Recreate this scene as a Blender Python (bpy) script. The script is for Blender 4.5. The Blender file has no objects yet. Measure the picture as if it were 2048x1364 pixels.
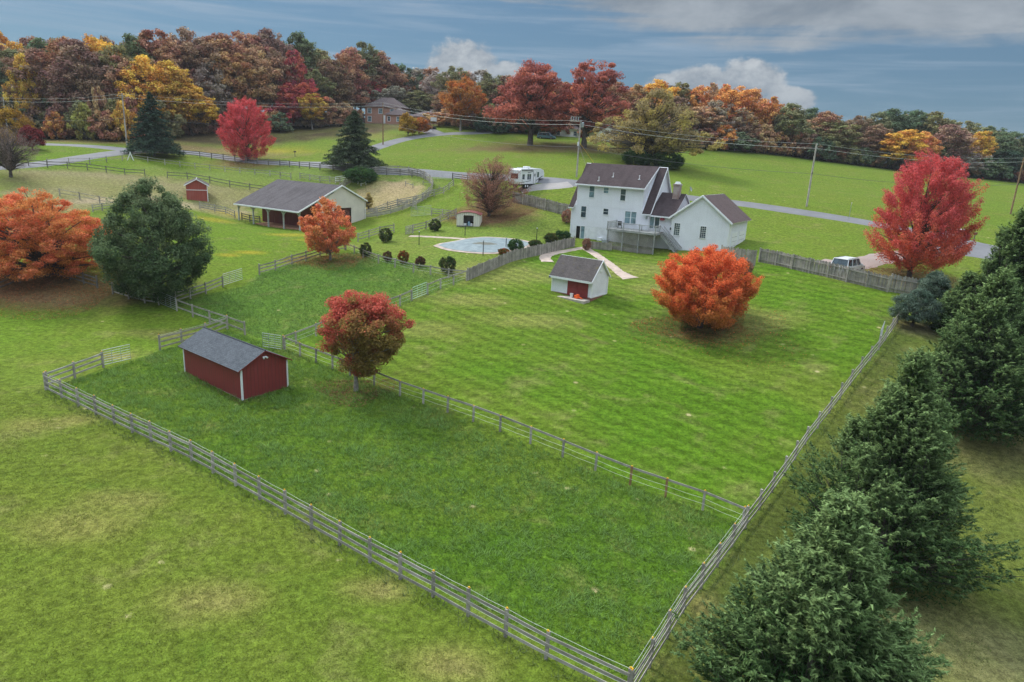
import bpy, math, random
import numpy as np
from mathutils import Vector, Matrix
R = math.radians
sc = bpy.context.scene
col = sc.collection
rng = np.random.default_rng(7)
rnd = random.Random(11)

# ---------------------------------------------------------------- camera
# metres; the origin is the drone camera, the lowest ground lies about 20 m below it
FPX, PITCH, ROLL = 1365.0, R(15.4), R(3.0)
Fv = Vector((0, math.cos(PITCH), -math.sin(PITCH)))
R0 = Vector((1, 0, 0)); U0 = Vector((0, math.sin(PITCH), math.cos(PITCH)))
Rv = R0 * math.cos(ROLL) + U0 * math.sin(ROLL)
Uv = -R0 * math.sin(ROLL) + U0 * math.cos(ROLL)
cd = bpy.data.cameras.new('camera'); cam = bpy.data.objects.new('camera', cd); col.objects.link(cam)
cd.sensor_width = 36; cd.lens = FPX * 36 / 2048; cd.clip_start = 0.5; cd.clip_end = 3000
cam.matrix_world = Matrix((( Rv.x, Uv.x, -Fv.x, 0), (Rv.y, Uv.y, -Fv.y, 0), (Rv.z, Uv.z, -Fv.z, 0), (0, 0, 0, 1)))
sc.camera = cam

# ---------------------------------------------------------------- light
SUN_AZ, SUN_EL = R(-48), R(42)          # behind left, soft through cloud
sd = bpy.data.lights.new('sun', 'SUN'); sd.energy = 1.5; sd.angle = R(14); sd.color = (1, .955, .89)
so = bpy.data.objects.new('sun', sd); col.objects.link(so)
sdir = Vector((math.sin(SUN_AZ) * math.cos(SUN_EL), math.cos(SUN_AZ) * math.cos(SUN_EL), math.sin(SUN_EL)))
so.rotation_euler = sdir.to_track_quat('Z', 'Y').to_euler(); so.location = (0, 0, 60)
sc.view_settings.view_transform = 'Standard'; sc.view_settings.look = 'None'
sc.view_settings.gamma = 1; sc.view_settings.use_curve_mapping = False
sc.view_settings.exposure = 1.30
sc.cycles.max_bounces = 5; sc.cycles.diffuse_bounces = 3; sc.cycles.transparent_max_bounces = 6

class N:
    """small node-tree helper"""
    def __init__(s, nt): s.nt = nt; s.L = nt.links
    def n(s, typ, **kw):
        x = s.nt.nodes.new(typ)
        for k, v in kw.items(): setattr(x, k, v)
        return x
    def put(s, sock, v):
        if v is None: return
        if hasattr(v, 'is_output') or isinstance(v, bpy.types.NodeSocket): s.L.new(v, sock)
        else: sock.default_value = v
    def m(s, op, a, b=None, c=None, clamp=False):
        x = s.n('ShaderNodeMath', operation=op); x.use_clamp = clamp
        s.put(x.inputs[0], a); s.put(x.inputs[1], b)
        if c is not None: s.put(x.inputs[2], c)
        return x.outputs[0]
    def mix(s, f, a, b, typ='MIX'):
        x = s.n('ShaderNodeMix', data_type='RGBA', blend_type=typ)
        def c4(v): return tuple(v) + (1,) if isinstance(v, (tuple, list)) and len(v) == 3 else v
        s.put(x.inputs[0], f); s.put(x.inputs[6], c4(a)); s.put(x.inputs[7], c4(b))
        return x.outputs[2]
    def noise(s, vec, scale, detail=4, rough=.55, dist=0, out=0):
        x = s.n('ShaderNodeTexNoise'); x.inputs['Scale'].default_value = scale; x.inputs['Detail'].default_value = detail
        x.inputs['Roughness'].default_value = rough; x.inputs['Distortion'].default_value = dist
        if vec is not None: s.L.new(vec, x.inputs['Vector'])
        return x.outputs[out]
    def ramp(s, f, a, b, c0=0, c1=1):
        x = s.n('ShaderNodeMapRange'); x.interpolation_type = 'SMOOTHSTEP'
        s.put(x.inputs[0], f); x.inputs[1].default_value = a; x.inputs[2].default_value = b
        x.inputs[3].default_value = c0; x.inputs[4].default_value = c1
        return x.outputs[0]
    def map(s, vec, scale=(1, 1, 1), rot=(0, 0, 0), loc=(0, 0, 0)):
        x = s.n('ShaderNodeMapping'); s.L.new(vec, x.inputs[0])
        x.inputs['Location'].default_value = loc; x.inputs['Rotation'].default_value = rot; x.inputs['Scale'].default_value = scale
        return x.outputs[0]

w = bpy.data.worlds.new('World'); sc.world = w; w.use_nodes = True
k = N(w.node_tree); w.node_tree.nodes.clear()
sky = k.n('ShaderNodeTexSky', sky_type='NISHITA'); sky.sun_disc = False
sky.sun_elevation = SUN_EL; sky.sun_rotation = SUN_AZ % (2 * math.pi); sky.altitude = 120; sky.dust_density = 1.2; sky.air_density = 1.0; sky.ozone_density = 2.5
tc = k.n('ShaderNodeTexCoord').outputs['Generated']
sep = k.n('ShaderNodeSeparateXYZ'); k.L.new(tc, sep.inputs[0])
SX, SY, SZ = sep.outputs
az = k.m('MULTIPLY', k.m('ARCTAN2', SX, SY), 57.2958)
el = k.m('MULTIPLY', k.m('ARCSINE', SZ), 57.2958)
cmb = k.n('ShaderNodeCombineXYZ'); k.L.new(az, cmb.inputs[0]); k.L.new(el, cmb.inputs[1])
AE = cmb.outputs[0]
n_big = k.noise(k.map(AE, (.11, .22, 1)), 1.0, 7, .62, .3)
n_fine = k.noise(k.map(AE, (.42, .62, 1)), 1.0, 8, .62, .1)
n_str = k.noise(k.map(AE, (.055, .95, 1), (0, 0, R(3))), 1.0, 6, .6, .6)
# heaped clouds: puffs with crisp noisy tops and flat soft bases (azimuth, elevation, half sizes in degrees)
puffs = [(-4.8, 6.0, 3.4, 2.6), (-1.6, 5.4, 3.0, 1.7), (-7.8, 4.8, 2.8, 1.2), (13.6, 5.6, 3.2, 1.7), (17.0, 6.0, 2.9, 1.9), (11.2, 5.7, 2.2, .9), (19.8, 4.7, 2.5, 1.1),
         (-47, 7, 5, 2.4), (52, 8, 6, 2.6), (-95, 8, 9, 4), (110, 7, 10, 3.6), (160, 8, 9, 4), (-150, 7, 10, 3.6)]
dens = None
for a0, e0, ra, re in puffs:
    dx = k.m('DIVIDE', k.m('SUBTRACT', az, a0), ra); dy = k.m('DIVIDE', k.m('SUBTRACT', el, e0), re)
    d = k.m('SUBTRACT', 1.0, k.m('ADD', k.m('MULTIPLY', dx, dx), k.m('MULTIPLY', dy, dy)))
    dens = d if dens is None else k.m('MAXIMUM', dens, d)
dens = k.m('ADD', dens, k.m('MULTIPLY', k.m('SUBTRACT', n_fine, .5), 1.9))
cum = k.ramp(dens, .05, .5)
# a broad stratocumulus deck from 9.5 degrees up, streaky lower edge, thicker to the right
deckn = k.m('ADD', k.m('MULTIPLY', k.m('SUBTRACT', n_big, .5), 6.0), k.m('MULTIPLY', k.m('SUBTRACT', n_str, .5), 5.0))
edge = k.m('ADD', el, deckn)
right = k.ramp(az, -16, 22, 3.2, -.6)
deck = k.ramp(k.m('SUBTRACT', edge, right), 8.4, 10.6)
veil = k.m('MULTIPLY', k.ramp(n_str, .42, .75), k.ramp(el, 1, 7, .12, .62))
bluesky = k.mix(1.0, sky.outputs[0], (.135, .21, .27), 'MULTIPLY')
bluesky = k.mix(.55, bluesky, (.72, 1.18, 1.62))
shade = k.ramp(n_fine, .3, .72, 0, 1)
tops = k.ramp(el, 3.5, 8.2, 0, 1)
ccol = k.mix(k.m('MULTIPLY', shade, k.m('ADD', k.m('MULTIPLY', tops, .6), .4)), (1.15, 1.35, 1.58), (2.5, 2.65, 2.75))
dcol = k.mix(k.ramp(n_big, .35, .68), (.95, 1.12, 1.32), (1.62, 1.80, 1.98))
up = k.ramp(el, 11, 65, 1.0, 6.2)                      # an overcast sky is brightest overhead
upc = k.n('ShaderNodeCombineXYZ')
for i in range(3): k.L.new(up, upc.inputs[i])
dcol = k.mix(1.0, dcol, upc.outputs[0], 'MULTIPLY')
c = k.mix(veil, bluesky, (1.5, 1.9, 2.35))
c = k.mix(k.m('MULTIPLY', cum, .93), c, ccol)
c = k.mix(k.m('MULTIPLY', deck, .9), c, dcol)
bg = k.n('ShaderNodeBackground'); k.L.new(c, bg.inputs[0]); bg.inputs[1].default_value = 0.1
wo = k.n('ShaderNodeOutputWorld'); k.L.new(bg.outputs[0], wo.inputs[0])

# ---------------------------------------------------------------- terrain heights
def ray(u, v): return Fv * FPX + Rv * (u - 1024) - Uv * (v - 682)
CP = []
def cz(u, v, z): d = ray(u, v); t = z / d.z; CP.append((d.x * t, d.y * t, z))          # ground seen at pixel, height z
def cdp(u, v, dep): d = ray(u, v) * (dep / FPX); CP.append((d.x, d.y, d.z))              # ground seen at pixel, depth
def cw(x, y, z): CP.append((x, y, z))
for a in [(0, 1364, -19.5), (600, 1364, -19.6), (1260, 1372, -19.9), (2048, 1364, -20.5), (0, 900, -18.9), (92, 778, -18.7), (480, 797, -18.9), (372, 740, -18.8),
          (555, 773, -18.8), (800, 1000, -19.5), (1490, 1055, -20.0), (1950, 1000, -20.0), (565, 697, -18.2), (0, 600, -17.3), (315, 595, -17.4), (1757, 700, -15.3),
          (1120, 605, -15.3), (1210, 605, -15.3), (1400, 655, -15.9), (940, 560, -14.6), (1040, 780, -18.0), (1700, 850, -18.2), (1794, 642, -14.1), (1780, 582, -12.5),
          (1690, 562, -12.2), (1515, 529, -11.8), (660, 515, -14.9), (450, 560, -16.1), (800, 560, -15.3), (100, 560, -16.0), (620, 600, -16.6), (1950, 700, -15.5),
          (1250, 720, -17.2)]: cz(*a)
for a in [(1153, 353, 131), (1613, 413, 119), (1160, 372, 124), (935, 452, 109), (960, 492, 95), (375, 402, 125), (760, 392, 132), (900, 372, 135), (500, 322, 160),
          (80, 325, 132), (250, 300, 155), (254, 290, 160), (0, 440, 97), (0, 362, 118), (708, 330, 146), (100, 278, 178), (560, 263, 200), (770, 246, 236), (1000, 262, 200),
          (1060, 290, 182), (1180, 296, 176), (1300, 330, 158), (1500, 302, 212), (1700, 326, 222), (1900, 347, 232), (2048, 366, 236), (2040, 420, 140), (1850, 472, 104),
          (1400, 400, 122), (1600, 360, 165), (850, 300, 178), (300, 390, 124), (145, 385, 116), (1940, 480, 100), (1250, 350, 140)]: cdp(*a)
for a in [(-48.3, 119.3, -13.9), (-35.5, 111.9, -13.9), (-27.7, 124.4, -13.0), (-42, 131, -13.1), (8, 105.3, -12.3), (19, 98.5, -12.4), (28.4, 92.6, -11.2), (33, 100, -10.6),
          (17, 106, -9.8), (16, 113, -9.0), (13, 95, -13.1), (60, 40, -20), (-80, 50, -17.5), (-120, 80, -13), (-60, 20, -19.3), (0, 5, -20), (60, 5, -21), (-60, -20, -20), (0, -60, -21),
          (80, -40, -22), (-160, 140, -7), (-180, 220, -2), (-260, 300, -1), (0, 330, 8), (60, 300, 6), (120, 280, 3), (190, 240, -4), (200, 150, -9), (120, 60, -17), (300, 300, -8),
          (0, 600, 9), (-400, 600, 0), (400, 600, -8), (-500, 100, -6), (500, 0, -20), (0, -300, -24), (-500, -300, -20), (500, -300, -26), (0, 1000, 4), (110, 100, -12)]: cw(*a)
CPA = np.array(CP, float)
def tps_fit(P, lam=.004):
    n = len(P); X = P[:, :2] / 100; d = np.linalg.norm(X[:, None] - X[None], axis=2)
    K = np.where(d > 0, d * d * np.log(d + 1e-12), 0) + lam * np.eye(n)
    A = np.zeros((n + 3, n + 3)); A[:n, :n] = K; A[:n, n] = 1; A[:n, n + 1:] = X; A[n, :n] = 1; A[n + 1:, :n] = X.T
    b = np.zeros(n + 3); b[:n] = P[:, 2]
    return X, np.linalg.solve(A, b)
TX, TW = tps_fit(CPA)
def HT(x, y):
    x = np.atleast_1d(np.asarray(x, float)) / 100; y = np.atleast_1d(np.asarray(y, float)) / 100
    out = TW[-3] + TW[-2] * x + TW[-1] * y
    for i in range(len(TX)):
        d2 = (x - TX[i, 0]) ** 2 + (y - TX[i, 1]) ** 2 + 1e-12
        out = out + TW[i] * .5 * d2 * np.log(d2)
    return out
def hz(x, y): return float(HT(x, y)[0])
_t = np.concatenate([np.arange(12, 300, .15), np.arange(300, 700, 2)])
def at(u, v):
    """the point of the ground seen at a pixel of the 2048 px wide photograph"""
    d = ray(u, v).normalized(); X = d.x * _t; Y = d.y * _t; Z = d.z * _t
    h = HT(X, Y); below = np.nonzero(Z < h)[0]
    if len(below) == 0:
        i = int(np.argmin(Z - h)); return Vector((X[i], Y[i], h[i]))
    i = below[0]
    if i == 0: return Vector((X[0], Y[0], h[0]))
    a = (Z[i - 1] - h[i - 1]); b = (h[i] - Z[i]); f = a / (a + b + 1e-9); t = _t[i - 1] * (1 - f) + _t[i] * f
    x, y = d.x * t, d.y * t
    return Vector((x, y, hz(x, y)))
def depth(P): return P.dot(Fv)
def proj(P): d = P.dot(Fv); return 1024 + FPX * P.dot(Rv) / d, 682 - FPX * P.dot(Uv) / d
def top_z(P, v):
    """height of a vertical line over P that reaches pixel row v"""
    lo, hi = P.z, P.z + 60
    for _ in range(40):
        m_ = (lo + hi) / 2
        if proj(Vector((P.x, P.y, m_)))[1] > v: lo = m_
        else: hi = m_
    return lo
def pxm(P): return FPX / depth(P)

# ---------------------------------------------------------------- objects
def tag(o, label=None, cat=None, group=None, kind=None):
    if label: o['label'] = label
    if cat: o['category'] = cat
    if group: o['group'] = group
    if kind: o['kind'] = kind
    return o
def empty(name, loc, rz, label, cat, group=None):
    o = bpy.data.objects.new(name, None); col.objects.link(o); o.location = loc; o.rotation_euler = (0, 0, rz)
    o.empty_display_size = .5
    return tag(o, label, cat, group)
def link(name, me, parent=None, loc=None, rot=None, scale=None):
    o = bpy.data.objects.new(name, me); col.objects.link(o)
    if parent is not None: o.parent = parent
    if loc is not None: o.location = loc
    if rot is not None: o.rotation_euler = rot
    if scale is not None: o.scale = scale
    return o
class MB:
    def __init__(s): s.v = []; s.f = []; s.mi = []; s.uv = {}
    def face(s, pts, mi=0, uv=None):
        b = len(s.v); s.v.extend([tuple(p) for p in pts]); s.f.append(tuple(range(b, b + len(pts)))); s.mi.append(mi)
        if uv: s.uv[len(s.f) - 1] = uv
        return s
    def box(s, lo, hi, mi=0, mat=None):
        x0, y0, z0 = lo; x1, y1, z1 = hi; b = len(s.v)
        P = [(x0, y0, z0), (x1, y0, z0), (x1, y1, z0), (x0, y1, z0), (x0, y0, z1), (x1, y0, z1), (x1, y1, z1), (x0, y1, z1)]
        if mat is not None: P = [tuple(mat @ Vector(p)) for p in P]
        s.v.extend(P)
        for q in ((0, 3, 2, 1), (4, 5, 6, 7), (0, 1, 5, 4), (1, 2, 6, 5), (2, 3, 7, 6), (3, 0, 4, 7)): s.f.append(tuple(b + i for i in q)); s.mi.append(mi)
        return s
    def prism(s, poly, axis, a, b, mi=0):
        """poly: list of 2D points; extruded along axis ('x','y','z') from a to b"""
        def P(p, t): return {'x': (t, p[0], p[1]), 'y': (p[0], t, p[1]), 'z': (p[0], p[1], t)}[axis]
        n = len(poly); k0 = len(s.v); s.v.extend([P(p, a) for p in poly] + [P(p, b) for p in poly])
        s.f.append(tuple(k0 + i for i in range(n))[::-1]); s.f.append(tuple(k0 + n + i for i in range(n))); s.mi += [mi, mi]
        for i in range(n):
            j = (i + 1) % n; s.f.append((k0 + i, k0 + j, k0 + n + j, k0 + n + i)); s.mi.append(mi)
        return s
    def tube(s, pts, rad, n=8, mi=0, cap=True):
        pts = [Vector(p) for p in pts]; b = len(s.v); m_ = len(pts)
        if not hasattr(rad, '__len__'): rad = [rad] * m_
        for i, p in enumerate(pts):
            d = (pts[min(i + 1, m_ - 1)] - pts[max(i - 1, 0)]).normalized()
            a = d.cross(Vector((0, 0, 1)) if abs(d.z) < .9 else Vector((1, 0, 0))).normalized(); c_ = d.cross(a)
            for j in range(n):
                t = 2 * math.pi * j / n; s.v.append(tuple(p + (a * math.cos(t) + c_ * math.sin(t)) * rad[i]))
        for i in range(m_ - 1):
            for j in range(n):
                s.f.append((b + i * n + j, b + i * n + (j + 1) % n, b + (i + 1) * n + (j + 1) % n, b + (i + 1) * n + j)); s.mi.append(mi)
        if cap:
            s.f.append(tuple(b + j for j in range(n))[::-1]); s.f.append(tuple(b + (m_ - 1) * n + j for j in range(n))); s.mi += [mi, mi]
        return s
    def lathe(s, prof, c=(0, 0, 0), n=16, mi=0):
        b = len(s.v)
        for r_, z_ in prof:
            for j in range(n):
                t = 2 * math.pi * j / n; s.v.append((c[0] + r_ * math.cos(t), c[1] + r_ * math.sin(t), c[2] + z_))
        for i in range(len(prof) - 1):
            for j in range(n):
                s.f.append((b + i * n + j, b + i * n + (j + 1) % n, b + (i + 1) * n + (j + 1) % n, b + (i + 1) * n + j)); s.mi.append(mi)
        return s
    def mesh(s, name, mats, smooth=False):
        me = bpy.data.meshes.new(name); me.from_pydata(s.v, [], s.f)
        mats = mats if isinstance(mats, (list, tuple)) else [mats]
        for m_ in mats: me.materials.append(m_)
        if any(s.mi): me.polygons.foreach_set('material_index', s.mi)
        if s.uv:
            ul = me.uv_layers.new(name='UVMap')
            for fi, uvs in s.uv.items():
                p = me.polygons[fi]
                for q, li in enumerate(p.loop_indices): ul.data[li].uv = uvs[q]
        if smooth: me.polygons.foreach_set('use_smooth', [True] * len(me.polygons))
        me.update(); return me
    def build(s, name, mats, parent=None, smooth=False, **kw): return link(name, s.mesh(name, mats, smooth), parent, **kw)
def bevel(o, w_=.02, seg=2):
    m_ = o.modifiers.new('bevel', 'BEVEL'); m_.width = w_; m_.segments = seg; m_.limit_method = 'ANGLE'; return o

# ---------------------------------------------------------------- materials
def newmat(name):
    m_ = bpy.data.materials.new(name); m_.use_nodes = True; nt = m_.node_tree; nt.nodes.clear()
    kk = N(nt); b = kk.n('ShaderNodeBsdfPrincipled'); o = kk.n('ShaderNodeOutputMaterial'); kk.L.new(b.outputs[0], o.inputs[0])
    return m_, kk, b, o
def bump(kk, b, h, dist, strength=1.0):
    x = kk.n('ShaderNodeBump'); x.inputs['Strength'].default_value = strength; x.inputs['Distance'].default_value = dist
    kk.L.new(h, x.inputs['Height']); kk.L.new(x.outputs[0], b.inputs['Normal'])
def plain(name, c_, rough=.7, var=.15, scale=3, metal=0, bumpd=0, spec=.3, rndv=0, tex='Object'):
    m_, kk, b, o = newmat(name); t = kk.n('ShaderNodeTexCoord').outputs[tex]
    nz = kk.noise(t, scale, 5); f = kk.ramp(nz, .3, .7, 1 - var, 1 + var)
    cc = kk.n('ShaderNodeCombineXYZ')
    if rndv:
        oi = kk.n('ShaderNodeObjectInfo').outputs['Random']; f = kk.m('MULTIPLY', f, kk.m('ADD', kk.m('MULTIPLY', oi, 2 * rndv), 1 - rndv))
    for i in range(3): kk.L.new(f, cc.inputs[i])
    kk.L.new(kk.mix(1.0, c_, cc.outputs[0], 'MULTIPLY'), b.inputs['Base Color'])
    b.inputs['Roughness'].default_value = rough; b.inputs['Metallic'].default_value = metal; b.inputs['Specular IOR Level'].default_value = spec
    if bumpd: bump(kk, b, kk.noise(t, scale * 6, 4), bumpd)
    return m_
def wood(name, c1, c2, rndv=.18, stretch=(1.2, 30, 30), scale=1.0, rough=.85):
    m_, kk, b, o = newmat(name); t = kk.n('ShaderNodeTexCoord').outputs['Object']
    oi = kk.n('ShaderNodeObjectInfo').outputs['Random']
    off = kk.n('ShaderNodeVectorMath', operation='ADD'); kk.L.new(kk.map(t, stretch), off.inputs[0])
    cv = kk.n('ShaderNodeCombineXYZ'); kk.L.new(kk.m('MULTIPLY', oi, 37), cv.inputs[0]); kk.L.new(cv.outputs[0], off.inputs[1])
    g = kk.noise(off.outputs[0], scale, 5, .65); blot = kk.noise(kk.n('ShaderNodeNewGeometry').outputs['Position'], 1.7, 4)
    base = kk.mix(kk.ramp(g, .35, .68), c1, c2)
    f = kk.m('MULTIPLY', kk.m('ADD', kk.m('MULTIPLY', oi, 2 * rndv), 1 - rndv), kk.ramp(blot, .3, .7, .75, 1.15))
    cc = kk.n('ShaderNodeCombineXYZ')
    for i in range(3): kk.L.new(f, cc.inputs[i])
    kk.L.new(kk.mix(1.0, base, cc.outputs[0], 'MULTIPLY'), b.inputs['Base Color']); b.inputs['Roughness'].default_value = rough
    b.inputs['Specular IOR Level'].default_value = .2
    bump(kk, b, g, .01)
    return m_
def siding(name, c_, pitch, axis='Z', dirt=(.42, .42, .40), dirtamt=.25, var=.06, rough=.55):
    """clapboard (axis Z) or grooved panel (axis X/Y local) colour with courses in the relief"""
    m_, kk, b, o = newmat(name); t = kk.n('ShaderNodeTexCoord').outputs['Object']
    s_ = kk.n('ShaderNodeSeparateXYZ'); kk.L.new(t, s_.inputs[0])
    co = s_.outputs[2] if axis == 'Z' else kk.m('ADD', s_.outputs[0], s_.outputs[1])
    fr = kk.m('FRACT', kk.m('DIVIDE', co, pitch))
    nz = kk.noise(t, .8, 5); n2 = kk.noise(kk.map(t, (3, 3, .35)), 1.0, 4)
    base = kk.mix(kk.ramp(nz, .3, .7, 0, 1), tuple(x * (1 - var) for x in c_), tuple(min(1, x * (1 + var)) for x in c_))
    base = kk.mix(kk.m('MULTIPLY', kk.ramp(n2, .5, .75), dirtamt), base, dirt)
    groove = kk.ramp(fr, 0, .12, .0, 1) if axis == 'Z' else kk.ramp(kk.m('ABSOLUTE', kk.m('SUBTRACT', fr, .5)), 0, .08)
    base = kk.mix(kk.m('SUBTRACT', 1, groove), base, kk.mix(.55, base, (.02, .02, .02)))
    kk.L.new(base, b.inputs['Base Color']); b.inputs['Roughness'].default_value = rough; b.inputs['Specular IOR Level'].default_value = .25
    hgt = kk.m('SUBTRACT', 1, fr) if axis == 'Z' else groove
    bump(kk, b, hgt, .02 if axis == 'Z' else .012)
    return m_
def shingle(name, c1, c2, moss=None, row=.14, wid=.3, streak=.3):
    m_, kk, b, o = newmat(name); uv = kk.n('ShaderNodeTexCoord').outputs['UV']
    br = kk.n('ShaderNodeTexBrick'); kk.L.new(uv, br.inputs['Vector']); br.inputs['Scale'].default_value = 1
    br.inputs['Brick Width'].default_value = wid; br.inputs['Row Height'].default_value = row; br.inputs['Mortar Size'].default_value = .009
    br.inputs['Color1'].default_value = (*c1, 1); br.inputs['Color2'].default_value = (*c2, 1); br.inputs['Mortar'].default_value = (*[x * .45 for x in c1], 1)
    n1 = kk.noise(uv, .5, 6, .6); n2 = kk.noise(kk.map(uv, (1.1, .22, 1)), 1, 4); n3 = kk.noise(uv, 9, 3)
    base = kk.mix(kk.ramp(n1, .35, .68), br.outputs[0], kk.mix(.5, br.outputs[0], c2))
    base = kk.mix(kk.m('MULTIPLY', kk.ramp(n2, .45, .7), streak), base, tuple(x * .45 for x in c1))
    base = kk.mix(kk.m('MULTIPLY', kk.ramp(n3, .4, .7), .3), base, tuple(min(1, x * 1.6) for x in c2))
    if moss: base = kk.mix(kk.m('MULTIPLY', kk.ramp(kk.noise(uv, 1.6, 7, .7), .56, .68), .7), base, moss)
    kk.L.new(base, b.inputs['Base Color']); b.inputs['Roughness'].default_value = .9; b.inputs['Specular IOR Level'].default_value = .2
    bump(kk, b, br.outputs['Fac'], -.012)
    return m_
def glass(name, c_=(.03, .045, .055), rough=.08):
    m_, kk, b, o = newmat(name); t = kk.n('ShaderNodeNewGeometry').outputs['Position']
    kk.L.new(kk.mix(kk.ramp(kk.noise(t, 1.3, 3), .35, .65), c_, tuple(x * 2.4 for x in c_)), b.inputs['Base Color'])
    b.inputs['Roughness'].default_value = rough; b.inputs['Specular IOR Level'].default_value = .6
    return m_
M = {}
M['fence'] = wood('weathered_wood', (.27, .245, .215), (.48, .45, .405))
M['fence_dark'] = wood('dark_weathered_wood', (.12, .115, .105), (.24, .225, .21))
M['fence_new'] = wood('orange_wood', (.30, .17, .08), (.42, .26, .14))
M['picket'] = wood('picket_wood', (.23, .21, .185), (.41, .38, .345), .28, (40, 40, 1.2))
M['deck'] = wood('deck_wood', (.28, .285, .285), (.46, .465, .46), .1, (30, 2, 30))
M['barkm'] = plain('bark', (.095, .08, .07), .9, .35, 4, bumpd=.03)
M['bark_pale'] = plain('pale_bark', (.26, .235, .21), .9, .35, 4, bumpd=.02)
M['white'] = plain('white_trim', (.86, .87, .89), .5, .05, 2)
M['housewhite'] = siding('white_siding', (.84, .85, .90), .11, dirtamt=.10, var=.03)
M['housebase'] = plain('painted_block', (.80, .81, .85), .8, .12, 1.2, bumpd=.004)
M['redside'] = siding('red_panel_siding', (.25, .046, .044), .30, axis='X', dirt=(.12, .05, .04), dirtamt=.3)
M['reddoor'] = siding('red_door_boards', (.24, .042, .042), .20, axis='X', dirt=(.12, .05, .04), dirtamt=.2)
M['redfar'] = siding('faded_red_siding', (.36, .085, .065), .30, axis='X', dirtamt=.1)
M['cream'] = siding('cream_siding', (.76, .72, .64), .35, axis='X', dirtamt=.1)
M['tan'] = siding('tan_metal_siding', (.76, .69, .62), .25, axis='X', dirtamt=.1)
M['roof_house'] = shingle('brown_shingles', (.045, .031, .034), (.078, .058, .061), streak=.55)
M['roof_garage'] = shingle('brown_garage_shingles', (.115, .078, .075), (.15, .108, .104), streak=.25)
M['roof_shed'] = shingle('mossy_shingles', (.070, .062, .060), (.115, .10, .098), moss=(.13, .105, .04))
M['roof_red'] = shingle('slate_grey_shingles', (.055, .065, .078), (.095, .108, .125), streak=.15)
M['roof_barn'] = shingle('grey_barn_shingles', (.068, .058, .064), (.105, .096, .102), streak=.6)
M['roof_far'] = shingle('far_house_shingles', (.10, .075, .075), (.14, .11, .11))
M['glass'] = glass('window_glass'); M['glass_blue'] = glass('bluish_window_glass', (.10, .15, .17))
M['dark'] = plain('opening_shade_black', (.015, .014, .013), .9, .1)  # flat near-black colour for the shade inside an open doorway
M['metal'] = plain('galvanised_metal', (.42, .45, .47), .4, .1, 2, metal=.6)
M['greengate'] = plain('pale_green_paint', (.42, .60, .50), .5, .1, 2)
M['black'] = plain('black_metal', (.02, .02, .022), .5, .1)
M['tyre'] = plain('tyre_rubber', (.02, .02, .021), .85, .1)
M['yellow'] = plain('yellow_plastic', (.75, .42, .03), .5, .1)
M['wire'] = plain('wire_rope', (.62, .64, .60), .6, .1)
M['cable'] = plain('cable', (.10, .10, .11), .6, .1)
M['pole'] = wood('utility_pole_wood', (.34, .31, .28), (.50, .46, .42), .1, (30, 30, 1.5))
M['pole_brown'] = wood('brown_pole_wood', (.20, .12, .07), (.33, .21, .13), .1, (30, 30, 1.5))
M['concrete'] = plain('concrete', (.44, .39, .34), .9, .18, 2.5, bumpd=.004)
M['path'] = plain('pinkish_path', (.42, .335, .28), .9, .2, 1.2, tex='Object', bumpd=.004)
M['rose'] = plain('stain_red_brick', (.28, .13, .10), .9, .25, 4, bumpd=.01)
M['orange_pl'] = plain('orange_plastic', (.85, .12, .02), .45, .08)
M['whitepl'] = plain('white_plastic', (.80, .81, .82), .4, .05)
M['bluepl'] = plain('pale_blue_plastic', (.35, .55, .70), .4, .1)

# ================================================================ GROUND
def axis(lo, flo, fhi, hi, step, grow=1.16):
    a = list(np.arange(flo, fhi + .01, step)); s_ = step; x = a[-1]
    while x < hi: s_ = min(s_ * grow, 60); x += s_; a.append(x)
    s_ = step; x = a[0]; pre = []
    while x > lo: s_ = min(s_ * grow, 60); x -= s_; pre.append(x)
    return np.array(pre[::-1] + a)
GX = axis(-900, -75, 75, 900, .55); GY = axis(-300, 12, 150, 1500, .55)
mx, my = np.meshgrid(GX, GY); GZ = HT(mx.ravel(), my.ravel()).reshape(mx.shape)
def HG(x, y):
    """height of the built ground sheet"""
    x = np.atleast_1d(np.asarray(x, float)); y = np.atleast_1d(np.asarray(y, float))
    i = np.clip(np.searchsorted(GX, x) - 1, 0, len(GX) - 2); j = np.clip(np.searchsorted(GY, y) - 1, 0, len(GY) - 2)
    a = (x - GX[i]) / (GX[i + 1] - GX[i]); b = (y - GY[j]) / (GY[j + 1] - GY[j])
    return GZ[j, i] * (1 - a) * (1 - b) + GZ[j, i + 1] * a * (1 - b) + GZ[j + 1, i] * (1 - a) * b + GZ[j + 1, i + 1] * a * b
def gz(x, y): return float(HG(x, y)[0])
def W(pts): return [at(*p) for p in pts]
def W2(pts): return np.array([(p.x, p.y) for p in W(pts)])
def sdist(px, py, poly):
    """signed distance to polygon, positive inside"""
    d = np.full(px.shape, 1e9); ins = np.zeros(px.shape, bool); n = len(poly)
    for i in range(n):
        ax, ay = poly[i]; bx, by = poly[(i + 1) % n]; ex, ey = bx - ax, by - ay
        t = np.clip(((px - ax) * ex + (py - ay) * ey) / (ex * ex + ey * ey + 1e-9), 0, 1)
        d = np.minimum(d, np.hypot(px - ax - t * ex, py - ay - t * ey))
        c_ = ((ay > py) != (by > py)) & (px < (bx - ax) * (py - ay) / (by - ay + 1e-12) + ax); ins ^= c_
    return np.where(ins, d, -d)
X, Y = mx.ravel(), my.ravel(); NV = len(X)
gc = np.tile(np.array([.112, .168, .020]), (NV, 1)); lawn = np.zeros(NV); wild = np.zeros(NV)
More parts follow.
